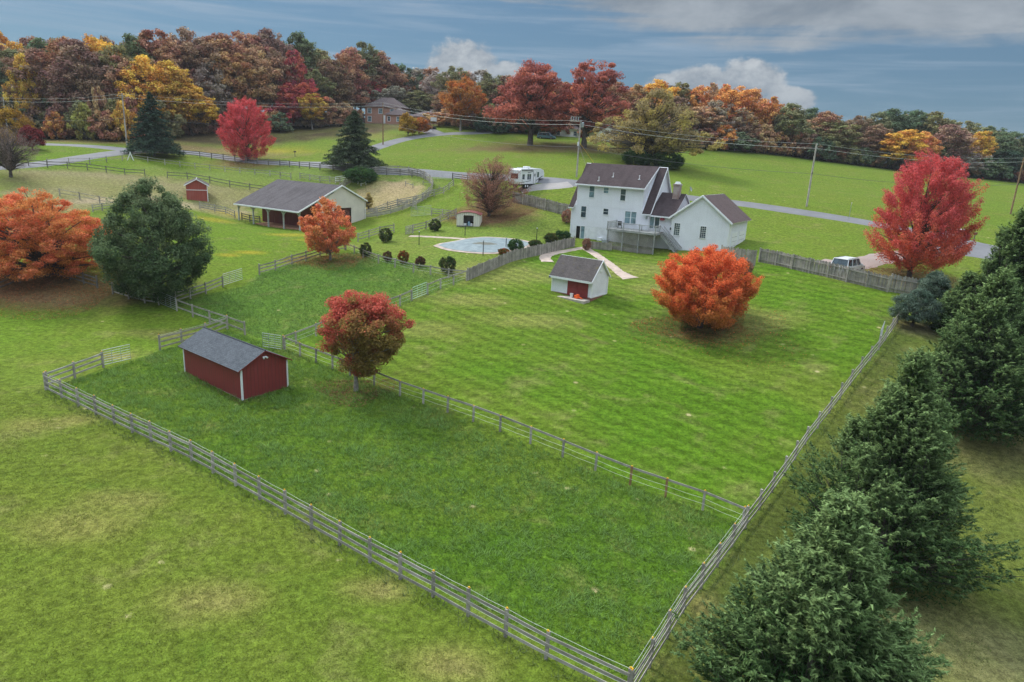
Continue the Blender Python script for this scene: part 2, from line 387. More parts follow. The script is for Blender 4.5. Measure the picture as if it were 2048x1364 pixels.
def wob(seed, s_):
    r_ = np.random.default_rng(seed); o = np.zeros(NV)
    for _ in range(7):
        a, f, p = r_.uniform(0, 6.28), r_.uniform(.5, 2) / s_, r_.uniform(0, 6.28); o += np.sin((X * math.cos(a) + Y * math.sin(a)) * f * 6.28 + p)
    return o / 4
def zone(poly, c_, soft=.5, amt=1.0, wobble=0, seed=0, dst=None):
    d = sdist(X, Y, poly)
    if wobble: d = d + wob(seed, 9) * wobble
    m_ = np.clip(d / soft + .5, 0, 1)[:, None] * amt
    if c_ is not None: gc[:] = gc * (1 - m_) + np.array(c_) * m_
    return m_[:, 0]
def spot(u, v, rx, ry, c_, amt=1, soft=.5, P=None, seed=0):
    P = P or at(u, v); q = np.sqrt(((X - P.x) / rx) ** 2 + ((Y - P.y) / ry) ** 2) + wob(seed + int(abs(P.x * 7 + P.y)), 4) * .16
    m_ = np.clip((1 - q) / soft + .5, 0, 1)[:, None] * amt; gc[:] = gc * (1 - m_) + np.array(c_) * m_
P_PAD = W2([(92, 775), (262, 722), (320, 700), (455, 660), (565, 694), (760, 775), (1000, 865), (1250, 968), (1490, 1048), (1390, 1200), (1258, 1372)])
P_LAWN = W2([(565, 694), (700, 640), (850, 600), (935, 562), (1050, 520), (1150, 494), (1300, 505), (1480, 520), (1650, 548), (1790, 585), (1792, 642), (1757, 700), (1650, 830), (1490, 1048), (1250, 968), (1000, 865), (760, 775)])
P_UP = W2([(330, 607), (490, 572), (518, 548), (620, 515), (730, 500), (935, 560), (800, 615), (565, 692), (455, 657)])
P_POOL = W2([(735, 500), (720, 482), (860, 455), (915, 452), (925, 430), (1040, 405), (1140, 425), (1140, 490), (935, 558)])
P_RIGHT = np.concatenate([W2([(1258, 1372), (1490, 1048), (1650, 830), (1757, 700), (1794, 640)]), np.array([(60, 62), (140, 50), (200, -80), (-30, -80), (-5, 10)])])
P_LOW = np.array([(5.0, 21.5), (-34.5, 47.5), (-45, 52), (-75, 46), (-140, 30), (-140, -100), (30, -100)])
P_FAR = W2([(0, 400), (0, 330), (300, 330), (700, 352), (900, 372), (720, 425), (600, 400), (480, 395), (240, 400)])
zone(np.array([(-200, 40), (-200, 175), (-70, 150), (-22, 150), (-20, 100), (-5, 80), (-25, 60), (-80, 40)]), (.102, .165, .015), 8)
zone(W2([(80, 338), (0, 345), (0, 470), (240, 405), (380, 400), (480, 420), (620, 395), (500, 375), (330, 352)]), (.225, .19, .10), 5, .9, 2.0, 1)
zone(W2([(640, 325), (260, 330), (300, 348), (560, 375), (860, 385), (900, 352)]), (.135, .185, .042), 3, .8, 1.5, 2)
zone(W2([(110, 410), (240, 408), (420, 425), (490, 440), (500, 425), (330, 395), (200, 395)]), (.32, .25, .165), 2.2, .9, 1.2, 3)
zone(P_LOW, (.102, .146, .018), 1.2)
zone(P_RIGHT, (.090, .115, .024), .6)
wild += zone(P_UP, (.078, .150, .022), .5) * .7
wild += zone(P_PAD, (.074, .142, .013), .45)
zone(P_POOL, (.125, .180, .030), .6)
lawn += zone(P_LAWN, (.072, .142, .010), .4)
for a in [(980, 545, 7, 5), (1250, 540, 8, 4), (1150, 560, 4, 2.5), (1060, 640, 5, 2), (1500, 640, 5, 2.5), (1330, 575, 5, 2), (940, 600, 4, 2), (860, 660, 3, 2)]:
    spot(a[0], a[1], a[2], a[3], (.215, .200, .065), .55, .9)
for a in [(770, 392, 7.5, 7.5, .9)]: spot(a[0], a[1], a[2], a[3], (.36, .265, .155), a[4], .3)
# fallen leaves, and darker ground around the foot of the round orange maple
LIT = (.165, .085, .055)
spot(95, 575, 9.5, 5.5, LIT, .85, .7); spot(985, 425, 7.5, 7, LIT, .95, .5); spot(495, 330, 8, 5, LIT, .6, .8); spot(1110, 296, 26, 7, (.150, .090, .060), .85, .7)
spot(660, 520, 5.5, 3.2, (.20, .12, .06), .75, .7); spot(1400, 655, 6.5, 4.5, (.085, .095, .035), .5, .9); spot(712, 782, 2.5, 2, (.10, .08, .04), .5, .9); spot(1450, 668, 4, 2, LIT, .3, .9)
spot(1800, 555, 7, 4, (.24, .16, .09), .7, .8); spot(1960, 880, 6, 4, (.15, .12, .07), .7, .9); spot(1900, 1290, 4.5, 4, (.15, .13, .075), .7, .9); spot(1835, 655, 2.5, 2, (.16, .13, .08), .7, .9)
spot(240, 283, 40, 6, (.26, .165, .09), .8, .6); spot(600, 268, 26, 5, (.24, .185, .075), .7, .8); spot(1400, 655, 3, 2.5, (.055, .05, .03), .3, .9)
# yellow weeds by the barn
for a in [(470, 430, 4, 2), (590, 470, 4, 1.4), (430, 440, 3, 1.5), (500, 505, 2, 1), (455, 510, 1.5, .8), (640, 480, 3, 1.2), (215, 470, 3, 2), (560, 300, 10, 3)]:
    spot(a[0], a[1], a[2], a[3], (.34, .26, .025), .6, 1.1)
for a in [(340, 668, 3.5, 1.2), (225, 712, 1.5, .8), (150, 840, 1.2, 1), (60, 850, 1.6, 1), (250, 1000, 2, 1), (420, 1200, 2, 1.2), (150, 1050, 2.5, 1.4), (900, 1330, 1.6, 1), (760, 1180, 1.4, .7), (1400, 1210, .8, 1.2)]:
    spot(a[0], a[1], a[2], a[3], (.28, .22, .085), .5, 1.2)
# woods floor
zone(np.array([(-200, 165), (-70, 182), (-45, 208), (-10, 252), (5, 215), (40, 222), (75, 222), (110, 236), (170, 232), (260, 240), (500, 400), (500, 900), (-600, 900), (-500, 200)]), (.085, .062, .035), 3)
faces = []
nx, ny = len(GX), len(GY)
ii, jj = np.meshgrid(np.arange(nx - 1), np.arange(ny - 1)); a_ = (jj * nx + ii).ravel()
Q = np.stack([a_, a_ + 1, a_ + nx + 1, a_ + nx], 1)
def np_mesh(name, V, F, mats, nper=None):
    me = bpy.data.meshes.new(name); n = len(F); p = F.shape[1]
    me.vertices.add(len(V)); me.vertices.foreach_set('co', np.ascontiguousarray(V, np.float32).ravel())
    me.loops.add(n * p); me.loops.foreach_set('vertex_index', np.ascontiguousarray(F, np.int32).ravel())
    me.polygons.add(n); me.polygons.foreach_set('loop_start', np.arange(0, n * p, p, dtype=np.int32))
    for m_ in (mats if isinstance(mats, (list, tuple)) else [mats]): me.materials.append(m_)
    return me
def ground_mat():
    m_, kk, b, o = newmat('grass_ground'); P = kk.n('ShaderNodeNewGeometry').outputs['Position']
    a1 = kk.n('ShaderNodeAttribute', attribute_name='gcol').outputs['Color']; al = kk.n('ShaderNodeAttribute', attribute_name='lawn').outputs['Fac']
    aw = kk.n('ShaderNodeAttribute', attribute_name='wild').outputs['Fac']
    big = kk.noise(P, .055, 5, .6, .5); med = kk.noise(P, .33, 6, .62, .4); fine = kk.noise(P, 2.6, 6, .7, .3); blade = kk.noise(P, 13, 4, .75)
    st = kk.map(P, (1, 1, 1), (0, 0, R(41))); 
    strk = kk.noise(kk.map(P, (.16, 1.5, 1), (0, 0, R(39))), 1.0, 5, .65, .3)   # mower passes run with the middle fence
    w_ = kk.n('ShaderNodeTexWave', wave_type='BANDS', bands_direction='Y', wave_profile='SIN'); kk.L.new(st, w_.inputs['Vector'])
    w_.inputs['Scale'].default_value = .21; w_.inputs['Distortion'].default_value = 1.4; w_.inputs['Detail'].default_value = 3; w_.inputs['Detail Scale'].default_value = .4
    c_ = kk.mix(kk.m('MULTIPLY', kk.ramp(big, .36, .66), .42), a1, (.140, .160, .026))
    c_ = kk.mix(kk.m('MULTIPLY', kk.ramp(med, .5, .74), .42), c_, (.20, .175, .07))
    c_ = kk.mix(kk.m('MULTIPLY', kk.ramp(med, .22, .46, 1, 0), .45), c_, kk.mix(1.0, a1, (.55, .80, .62), 'MULTIPLY'))
    f = kk.m('MULTIPLY', kk.ramp(fine, .28, .72, .58, 1.40), kk.ramp(blade, .25, .75, .58, 1.42))
    sf = kk.m('ADD', kk.m('MULTIPLY', kk.m('SUBTRACT', w_.outputs['Fac'], .5), .27), kk.m('MULTIPLY', kk.m('SUBTRACT', strk, .5), .9))
    f = kk.m('MULTIPLY', f, kk.m('ADD', 1, kk.m('MULTIPLY', sf, kk.m('ADD', kk.m('MULTIPLY', al, .85), .18))))
    cc = kk.n('ShaderNodeCombineXYZ')
    for i in range(3): kk.L.new(f, cc.inputs[i])
    c_ = kk.mix(1.0, c_, cc.outputs[0], 'MULTIPLY')
    # stray dry tufts and fallen leaves
    vo = kk.n('ShaderNodeTexVoronoi', feature='F1'); kk.L.new(P, vo.inputs['Vector']); vo.inputs['Scale'].default_value = .42
    lf = kk.m('MULTIPLY', kk.ramp(kk.m('ADD', vo.outputs['Distance'], kk.m('MULTIPLY', kk.m('SUBTRACT', blade, .5), .25)), .05, .10, 1, 0), kk.ramp(med, .42, .6))
    c_ = kk.mix(kk.m('MULTIPLY', lf, .75), c_, (.46, .40, .20))
    kk.L.new(c_, b.inputs['Base Color']); b.inputs['Roughness'].default_value = .95; b.inputs['Specular IOR Level'].default_value = .04
    hh = kk.m('ADD', kk.m('MULTIPLY', fine, kk.m('ADD', .10, kk.m('MULTIPLY', aw, .25))), kk.m('MULTIPLY', blade, .07))
    bump(kk, b, hh, 1.0, .55)
    return m_
M['ground'] = ground_mat()
me = np_mesh('ground', np.stack([X, Y, GZ.ravel()], 1), Q, M['ground'])
ca = me.attributes.new('gcol', 'FLOAT_COLOR', 'POINT'); ca.data.foreach_set('color', np.concatenate([gc, np.ones((NV, 1))], 1).astype(np.float32).ravel())
for nm, arr in (('lawn', lawn), ('wild', wild)):
    a = me.attributes.new(nm, 'FLOAT', 'POINT'); a.data.foreach_set('value', np.clip(arr, 0, 1).astype(np.float32))
me.update(); me.validate()
me.polygons.foreach_set('use_smooth', np.ones(len(Q), bool))
tag(link('ground', me), kind='structure')

# ---------------------------------------------------------------- roads, drives, paths
def resample(pts, step):
    pts = [Vector((p[0], p[1], 0)) for p in pts]; P = []
    # Catmull-Rom
    for i in range(len(pts) - 1):
        p0, p1, p2, p3 = pts[max(i - 1, 0)], pts[i], pts[i + 1], pts[min(i + 2, len(pts) - 1)]
        n = max(1, int((p2 - p1).length / step))
        for q in range(n):
            t = q / n; P.append(.5 * ((2 * p1) + (p2 - p0) * t + (2 * p0 - 5 * p1 + 4 * p2 - p3) * t * t + (3 * p1 - p0 - 3 * p2 + p3) * t ** 3))
    P.append(pts[-1]); return P
def ribbon(name, pix, width, m_, off=.05, step=1.0, world=False, nc=6, edge=.0, side=0):
    pts = [(p[0], p[1]) for p in pix] if world else [(p.x, p.y) for p in W(pix)]
    P = resample(pts, step); mb = MB(); rr = random.Random(len(name)); rows = []
    for i, p in enumerate(P):
        d = (P[min(i + 1, len(P) - 1)] - P[max(i - 1, 0)]).normalized(); n_ = Vector((-d.y, d.x, 0))
        wd = width(i / max(1, len(P) - 1)) if callable(width) else width
        row = []
        for j in range(nc + 1):
            t = (j / nc - .5) * wd + side
            if j in (0, nc): t += rr.uniform(-edge, edge)
            x, y = p.x + n_.x * t, p.y + n_.y * t
            row.append((x, y, gz(x, y) + (off if 0 < j < nc else .0 if off > .02 else off)))
        rows.append(row)
    for i in range(len(rows) - 1):
        for j in range(nc): mb.face([rows[i][j], rows[i + 1][j], rows[i + 1][j + 1], rows[i][j + 1]])
    o = mb.build(name, m_); return tag(o, kind='structure')
def asphalt(name, c_, var=.2):
    m_, kk, b, o = newmat(name); P = kk.n('ShaderNodeNewGeometry').outputs['Position']
    n1 = kk.noise(P, .35, 5); n2 = kk.noise(P, 6, 3)
    kk.L.new(kk.mix(kk.ramp(n2, .3, .7), kk.mix(kk.ramp(n1, .3, .7), tuple(x * (1 - var) for x in c_), tuple(x * (1 + var) for x in c_)), c_), b.inputs['Base Color'])
    b.inputs['Roughness'].default_value = .9; return m_
M['asphalt'] = asphalt('asphalt', (.155, .155, .165)); M['gravel'] = asphalt('gravel', (.27, .25, .24)); M['drive'] = asphalt('drive', (.30, .235, .21), .2); M['line'] = plain('road_line', (.55, .52, .4), .7, .2)
ROAD = [(-60, 338), (80, 328), (180, 313), (250, 304), (330, 303), (430, 312), (600, 327), (720, 337), (860, 346), (1000, 354), (1150, 366), (1290, 383), (1455, 404), (1600, 424), (1720, 443), (1850, 466), (1950, 489), (2100, 520)]
ribbon('road', ROAD, 4.5, M['asphalt'], .07, 1.5)
ribbon('side_road', [(-40, 279), (70, 287), (160, 291), (255, 300)], 4.2, M['asphalt'], .09, 1.5)
ribbon('house_driveway', [(650, 330), (690, 316), (740, 299), (790, 283), (840, 273), (900, 267), (960, 265), (1040, 262)], 4.6, M['asphalt'], .10, 1.5)
ribbon('driveway_branch', [(878, 269), (862, 263), (850, 257)], 5, M['asphalt'], .12, 1.5)
ribbon('gravel_pad', [(1040, 380), (1075, 374), (1115, 371), (1140, 368)], 4.2, M['gravel'], .09, 1.0)
ribbon('gravel_driveway', [(1640, 522), (1700, 530), (1770, 515), (1850, 505), (1940, 490)], 4.0, M['drive'], .06, .8, edge=.25)
ribbon('asphalt_apron', [(1860, 492), (1940, 500), (2030, 515)], 8.5, M['asphalt'], .10, 1.0)
ribbon('shed_path', [(1166, 494), (1190, 508), (1215, 525), (1240, 545), (1262, 557)], lambda t: 1.25 + .9 * max(0, t - .8) * 5, M['path'], .035, .35, edge=.06)
ribbon('patio_path', [(1162, 496), (1135, 501), (1100, 508), (1090, 515), (1096, 524)], lambda t: 1.2 + .5 * t, M['path'], .04, .35, edge=.08)
ribbon('pool_path', [(820, 472), (850, 473), (885, 475), (930, 478)], .9, M['path'], .05, .6, edge=.1)

# ================================================================ FENCES
_unit = {}
def ubox(kind, m_):
    key = (kind, m_.name)
    if key not in _unit:
        mb = MB()
        if kind == 'board': mb.box((0, -.5, -.5), (1, .5, .5))
        elif kind == 'post': mb.box((-.5, -.5, -.12), (.5, .5, 1))
        elif kind == 'round_post': mb.lathe([(.5, -.12), (.5, .98), (.3, 1.0), (0, 1.0)], n=8)
        elif kind == 'picket': mb.prism([(-.5, -.02), (.5, -.02), (.5, .96), (.25, 1), (-.25, 1), (-.5, .96)], 'y', -.5, .5)
        _unit[key] = mb.mesh(kind, m_)
    return _unit[key]
def beam(name, a, b, th, hh, m_, parent, roll=0.0):
    """a board between two points: a unit box scaled and turned"""
    d = b - a; L = d.length
    q = Matrix.Rotation(math.atan2(d.y, d.x), 4, 'Z') @ Matrix.Rotation(-math.asin(max(-1, min(1, d.z / L))), 4, 'Y') @ Matrix.Rotation(roll, 4, 'X')
    o = link(name, ubox('board', m_), parent); o.matrix_basis = Matrix.Translation(a - parent.location) @ q @ Matrix.Diagonal((L, th, hh, 1)); return o
def post(P, h, wd, m_, parent, name='post', rz=0, round_=False, lean=.02):
    o = link(name, ubox('round_post' if round_ else 'post', m_), parent)
    o.matrix_basis = Matrix.Translation(P - parent.location) @ Matrix.Rotation(rnd.uniform(-lean, lean), 4, 'X') @ Matrix.Rotation(rnd.uniform(-lean, lean), 4, 'Y') @ Matrix.Rotation(rz, 4, 'Z') @ Matrix.Diagonal((wd, wd, h, 1)); return o
def walk(pts, spacing):
    """points on the ground along a polyline of pixels or (x, y) pairs, evenly about spacing apart, corners kept"""
    out = []
    for i in range(len(pts) - 1):
        a, b = pts[i], pts[i + 1]; L = math.hypot(b[0] - a[0], b[1] - a[1]); n = max(1, round(L / spacing))
        for q in range(n): out.append((a[0] + (b[0] - a[0]) * q / n, a[1] + (b[1] - a[1]) * q / n))
    out.append(pts[-1]); return [Vector((x, y, gz(x, y))) for x, y in out]
def fence(label, pix, boards=(.35, .78, 1.2), spacing=2.44, ph=1.38, bw=.145, pw=.13, mat='fence', wires=(), insul=False, side=1, group=None, round_=False, pmats=None, world=False,
          wob_=.03, cat='fence', skip=(), name='board_fence', last=True):
    pts = pix if world else [(p.x, p.y) for p in W(pix)]
    P = walk(pts, spacing); root = empty(name, P[0], 0, label, cat, group)
    tops = []
    for i, p in enumerate(P):
        d = P[min(i + 1, len(P) - 1)] - P[max(i - 1, 0)]; rz = math.atan2(d.y, d.x)
        m_ = M[pmats[i % len(pmats)]] if pmats else M[mat]
        hh = ph * rnd.uniform(.97, 1.05)
        if last or i < len(P) - 1: post(p, hh, pw, m_, root, rz=rz, round_=round_)
        if insul and i % 1 == 0:
            o = link('insulator', insul_mesh, root, p - root.location + Vector((0, 0, hh)), (0, 0, rz))
    n_ = None
    for hi, h in enumerate(boards):
        dz = [rnd.uniform(-wob_, wob_) for _ in P]
        for i in range(len(P) - 1):
            if i in skip: continue
            a, b = P[i], P[i + 1]; d = (b - a).normalized(); nn = Vector((-d.y, d.x, 0)) * (pw / 2 + .016) * side
            ov = .0
            beam('board', a + nn + Vector((0, 0, h + dz[i])), b + nn + Vector((0, 0, h + dz[i + 1] + rnd.uniform(-.012, .012))), .026, bw * rnd.uniform(.94, 1.04), M[mat], root)
    if wires:
        mb = MB()
        for h in wires:
            seg = []
            for i in range(len(P)):
                d = (P[min(i + 1, len(P) - 1)] - P[max(i - 1, 0)]).normalized(); nn = Vector((-d.y, d.x, 0)) * (-pw / 2 - .03) * side
                seg.append(P[i] + nn + Vector((0, 0, h)) - root.location)
                if i < len(P) - 1: q = (P[i] + P[i + 1]) / 2; seg.append(q + nn + Vector((0, 0, h - .03)) - root.location)
            mb.tube(seg, .008, 4, cap=False)
        mb.build('wire', M['wire'], root)
    return root, P
_im = MB().box((-.028, -.028, -.01), (.028, .028, .07)).box((-.065, -.018, .015), (.065, .018, .04)); insul_mesh = _im.mesh('insulator', M['yellow'])
def tube_gate(label, a, b, h=1.25, z0=.18, m_='metal', bars=6, lean=0, group=None, name='tube_gate', posts=False):
    a = Vector((a.x, a.y, gz(a.x, a.y) + z0)); b = Vector((b.x, b.y, gz(b.x, b.y) + z0)); root = empty(name, a, 0, label, 'gate', group)
    d = b - a; up = Vector((0, 0, 1)); o_ = Vector((0, 0, 0))
    fr = MB(); fr.tube([o_, up * h, d + up * h, d, o_], .028, 6); fr.build('frame', M[m_], root)
    for i in range(1, bars):
        t = i / bars; beamt = MB().tube([up * h * t, d + up * h * t], .020, 6); beamt.build('bar', M[m_], root)
    for t in (.33, .66): MB().tube([d * t, d * t + up * h], .018, 6).build('upright', M[m_], root)
    return root
def board_gate(label, a, b, h=1.2, m_='fence', nb=5):
    a = Vector((a.x, a.y, gz(a.x, a.y) + .12)); b = Vector((b.x, b.y, gz(b.x, b.y) + .12)); root = empty('wooden_gate', a, 0, label, 'gate')
    for i in range(nb): beam('board', a + Vector((0, 0, .06 + i * (h - .1) / (nb - 1))), b + Vector((0, 0, .06 + i * (h - .1) / (nb - 1))), .028, .11, M[m_], root)
    for t in (.02, .5, .98): p = a.lerp(b, t) + Vector((0, 0, -.02)); post(p, h + .02, .07, M[m_], root, 'brace', lean=0)
    beam('brace', a + Vector((0, .04, .06)), b + Vector((0, .04, h - .06)), .026, .09, M[m_], root)
    return root

FRONT = [(92, 780), (229, 848), (384, 922), (571, 1028), (740, 1125), (936, 1232), (1092, 1318), (1255, 1398)]
fence('long weathered fence with yellow post caps between mown left field and long-grass paddock', FRONT, (.30, .74, 1.16), 2.42, 1.36, insul=True, wires=(.5, .93, 1.3), side=-1, bw=.15)
RF1 = [(1258, 1400), (1365, 1225), (1490, 1056)]
fence('weathered board fence closing the paddock beside the nearest cedars', RF1, (.30, .70, 1.10), 2.42, 1.36, insul=True, wires=(.5, .93, 1.28), side=-1)
fence('weathered board fence along the lawn beside the row of cedars', [(1490, 1056), (1610, 888), (1700, 770), (1757, 700), (1794, 646)], (.34, .72, 1.12), 2.42, 1.34, side=-1, wob_=.05)
fence('single-rail fence with thin wires between the long-grass paddock and the mown lawn', [(570, 700), (700, 752), (800, 792), (1000, 863), (1125, 914), (1260, 970), (1405, 1020), (1484, 1054)], (1.12,), 2.5, 1.24, wires=(.45, .8),
      pmats=['fence', 'fence', 'fence_dark', 'fence', 'fence', 'fence', 'fence', 'fence', 'fence', 'fence', 'fence', 'fence', 'fence', 'fence', 'fence_new', 'fence_new'], insul=True, pw=.12, side=1)
fence('short three-board fence running from the far left paddock corner to a metal gate', [(96, 778), (150, 757), (207, 735)], (.35, .78, 1.15), 2.5, 1.36, insul=True, wires=(1.3,))
tube_gate('grey metal tube gate at the left corner of the paddock', at(207, 734), at(262, 721))
fence('grey board fence just behind the dark red barn shed', [(320, 700), (364, 688), (412, 675), (455, 658)], (.32, .75, 1.15), 2.4, 1.38, insul=True, wires=(1.3,), side=-1)
fence('grey board fence running from the white tube gate to behind the dark red barn shed', [(354, 622), (386, 634), (420, 646), (455, 657), (490, 670)], (.40, 1.15), 2.4, 1.3)
tube_gate('light metal tube gate below the big green tree', at(322, 610), at(353, 623), m_='metal')
fence('low board fence on the near left side of the big green tree', [(226, 588), (258, 598), (290, 606), (318, 610)], (.30, .68, 1.08), 2.6, 1.25)
fence('three-board fence on the near right side of the big green tree', [(352, 607), (381, 598), (412, 588), (446, 574)], (.32, .72, 1.12), 2.5, 1.3)
tube_gate('pale tube gate ending the fence right of the big green tree', at(447, 573), at(485, 561), m_='metal')
fence('dark fence sloping up left under the wide orange maple', [(-20, 590), (40, 566), (95, 553)], (.35, .85, 1.2), 2.6, 1.35, mat='fence_dark')
fence('dark fence sloping down right under the wide orange maple', [(100, 551), (140, 560), (168, 568), (195, 576)], (.32, .75, 1.15), 2.6, 1.35, mat='fence_dark', side=-1)
fence('three-rail fence left of the small orange maple at the barn', [(519, 550), (551, 541), (584, 530), (612, 522), (640, 512), (690, 500)], (.34, .76, 1.16), 2.7, 1.36, side=-1)
fence('single-rail fence behind the ball-shaped pool bushes and upper paddock', [(692, 500), (726, 515), (757, 527), (790, 535), (827, 545), (861, 550), (897, 556), (934, 560)], (1.02,), 3.0, 1.15, wires=(.4, .7), side=-1)
tube_gate('white tube gate beside the post below the small bushes', at(526, 696), at(563, 702), m_='metal')
fence('single-rail fence left of the pale green gate', [(567, 698), (592, 688), (632, 672), (690, 650), (745, 632), (800, 612), (823, 602)], (1.1,), 2.7, 1.22, wires=(.4, .75), insul=True)
tube_gate('pale green tube gate between upper paddock and lawn', at(825, 601), at(853, 590), m_='greengate', bars=5)
fence('single-rail fence right of the pale green gate', [(855, 589), (881, 578), (907, 570), (933, 561)], (1.1,), 2.6, 1.22, wires=(.4, .75))
fence('three-board fence with a narrow gate behind the pool lawn', [(716, 484), (738, 477), (760, 470), (788, 465), (808, 470), (812, 469)][:4], (.35, .78, 1.15), 2.6, 1.35)
fence('three-board fence from the narrow gate up to the cream pool shed', [(826, 466), (852, 459), (880, 447), (912, 433)], (.35, .78, 1.15), 2.6, 1.35)
board_gate('narrow pale wooden gate in the fence behind the pool lawn', at(811, 470), at(825, 467), nb=6)
fence('grey board fence right of the grey-roofed barn', [(730, 433), (752, 428), (775, 418), (794, 413)], (.35, .78, 1.15), 2.6, 1.35)
fence('three-board fence climbing past the riding ring to the road', [(795, 412), (832, 405), (852, 399), (868, 393), (887, 388), (898, 380), (907, 372)], (.35, .78, 1.15), 2.8, 1.38)
fence('short board fence with a stub end below the riding ring', [(795, 413), (815, 412), (832, 419)], (.35, .78, 1.12), 2.6, 1.3)
tube_gate('light tube gate standing in the grass left of the cream pool shed', at(822, 434), at(862, 431), h=1.5)
fence('low board fence between the free-standing tube gate and the pool shed', [(863, 431), (885, 433), (912, 437)], (.4, .8, 1.15), 2.6, 1.3)
# beyond the barn
fence('dark three-board fence along the near edge of the road', [(258, 309), (300, 308), (335, 309), (400, 315), (470, 322), (560, 332), (640, 340), (720, 347), (800, 352), (848, 357)], (.45, .85, 1.25), 3.1, 1.4, mat='fence_dark', pw=.14, bw=.12)
tube_gate('pale metal gate in the dark roadside fence', at(849, 357), at(904, 360))
fence('dark short fence between the roadside gate and the plum-brown tree', [(905, 360), (935, 364), (965, 368)], (.45, .85, 1.25), 3.1, 1.4, mat='fence_dark')
fence('dark two-rail fence across the tan meadow at the far left', [(20, 330), (95, 335), (175, 340), (250, 350), (290, 352)], (.55, 1.1), 2.9, 1.3, mat='fence_dark', bw=.12)
fence('pale thin-railed fence between road and far left meadow', [(95, 330), (180, 328), (245, 321), (262, 319)], (.5, 1.05), 3.4, 1.2, bw=.07)
fence('pale thin-railed fence running behind the green tree toward the barn', [(262, 319), (330, 330), (420, 340), (480, 346), (540, 352), (582, 358)], (.5, 1.05), 3.2, 1.2, bw=.09)
fence('board fence between thin-railed fence and the ring jumps', [(600, 358), (640, 364), (680, 368)], (.4, .8, 1.15), 3, 1.3, bw=.12)
fence('dark two-rail fence behind the small far red shed', [(335, 356), (375, 358), (420, 366), (460, 374), (500, 380), (545, 386)], (.55, 1.1), 3.2, 1.35, mat='fence_dark', bw=.12)
fence('board fence in front of the small far red shed', [(400, 418), (430, 424), (452, 428), (470, 436)], (.35, .75, 1.12), 2.6, 1.3)
fence('board fence at the left end of the barn', [(484, 440), (500, 444), (520, 447)], (.35, .75, 1.12), 2.4, 1.3, mat='fence_dark')
fence('thin fence crossing the tan meadow between the orange and green trees', [(120, 392), (160, 399), (200, 407), (235, 412)], (.5, 1.05), 2.8, 1.2, bw=.08)
fence('grey three-board fence end left of the big green tree', [(186, 424), (205, 421), (240, 417)], (.30, .68, 1.05), 2.8, 1.2, bw=.12)
# riding ring: a ring of posts, rails and a solid kick board
rc = at(765, 389); RC = Vector((rc.x, rc.y, 0)); RR = 9.6
ringp = [(RC.x + RR * math.cos(t) * 1.0, RC.y + RR * 1.12 * math.sin(t)) for t in np.linspace(0, 2 * math.pi, 27)[:-1]]
ringp.append(ringp[0])
fence('round grey board riding ring with tan sand inside', ringp, (.25, .47, .69, 1.05, 1.40), 2.4, 1.6, world=True, pw=.14, bw=.19, side=-1, name='riding_ring', cat='riding ring', last=False)
jumps = [((671, 366), (694, 363), 1.2), ((722, 372), (732, 369), .7), ((811, 372), (826, 376), 1.0), ((846, 370), (866, 370), .9), ((878, 380), (888, 383), .9), ((706, 365), (716, 368), 1.0)]
for i, (a, b, h) in enumerate(jumps):
    A, B = at(*a), at(*b); r_ = empty('horse_jump', A, 0, ['white gated horse jump behind the barn roof', 'low white plank jump before the dark green juniper', 'thin two-post jump behind the riding ring', 'pale jump table near the end of the climbing fence', 'small grey jump wing beside the climbing fence', 'white jump bench just left of the juniper bush'][i], 'horse jump')
    post(A, h, .12, M['white' if i in (0, 1, 5) else 'fence'], r_); post(B, h, .12, M['white' if i in (0, 1, 5) else 'fence'], r_)
    for z_ in ((.35, .7, 1.0) if i == 0 else (.6,)) : beam('pole', A + Vector((0, 0, z_ * h)), B + Vector((0, 0, z_ * h)), .1, .09, M['white' if i in (0, 1, 5) else 'fence'], r_)

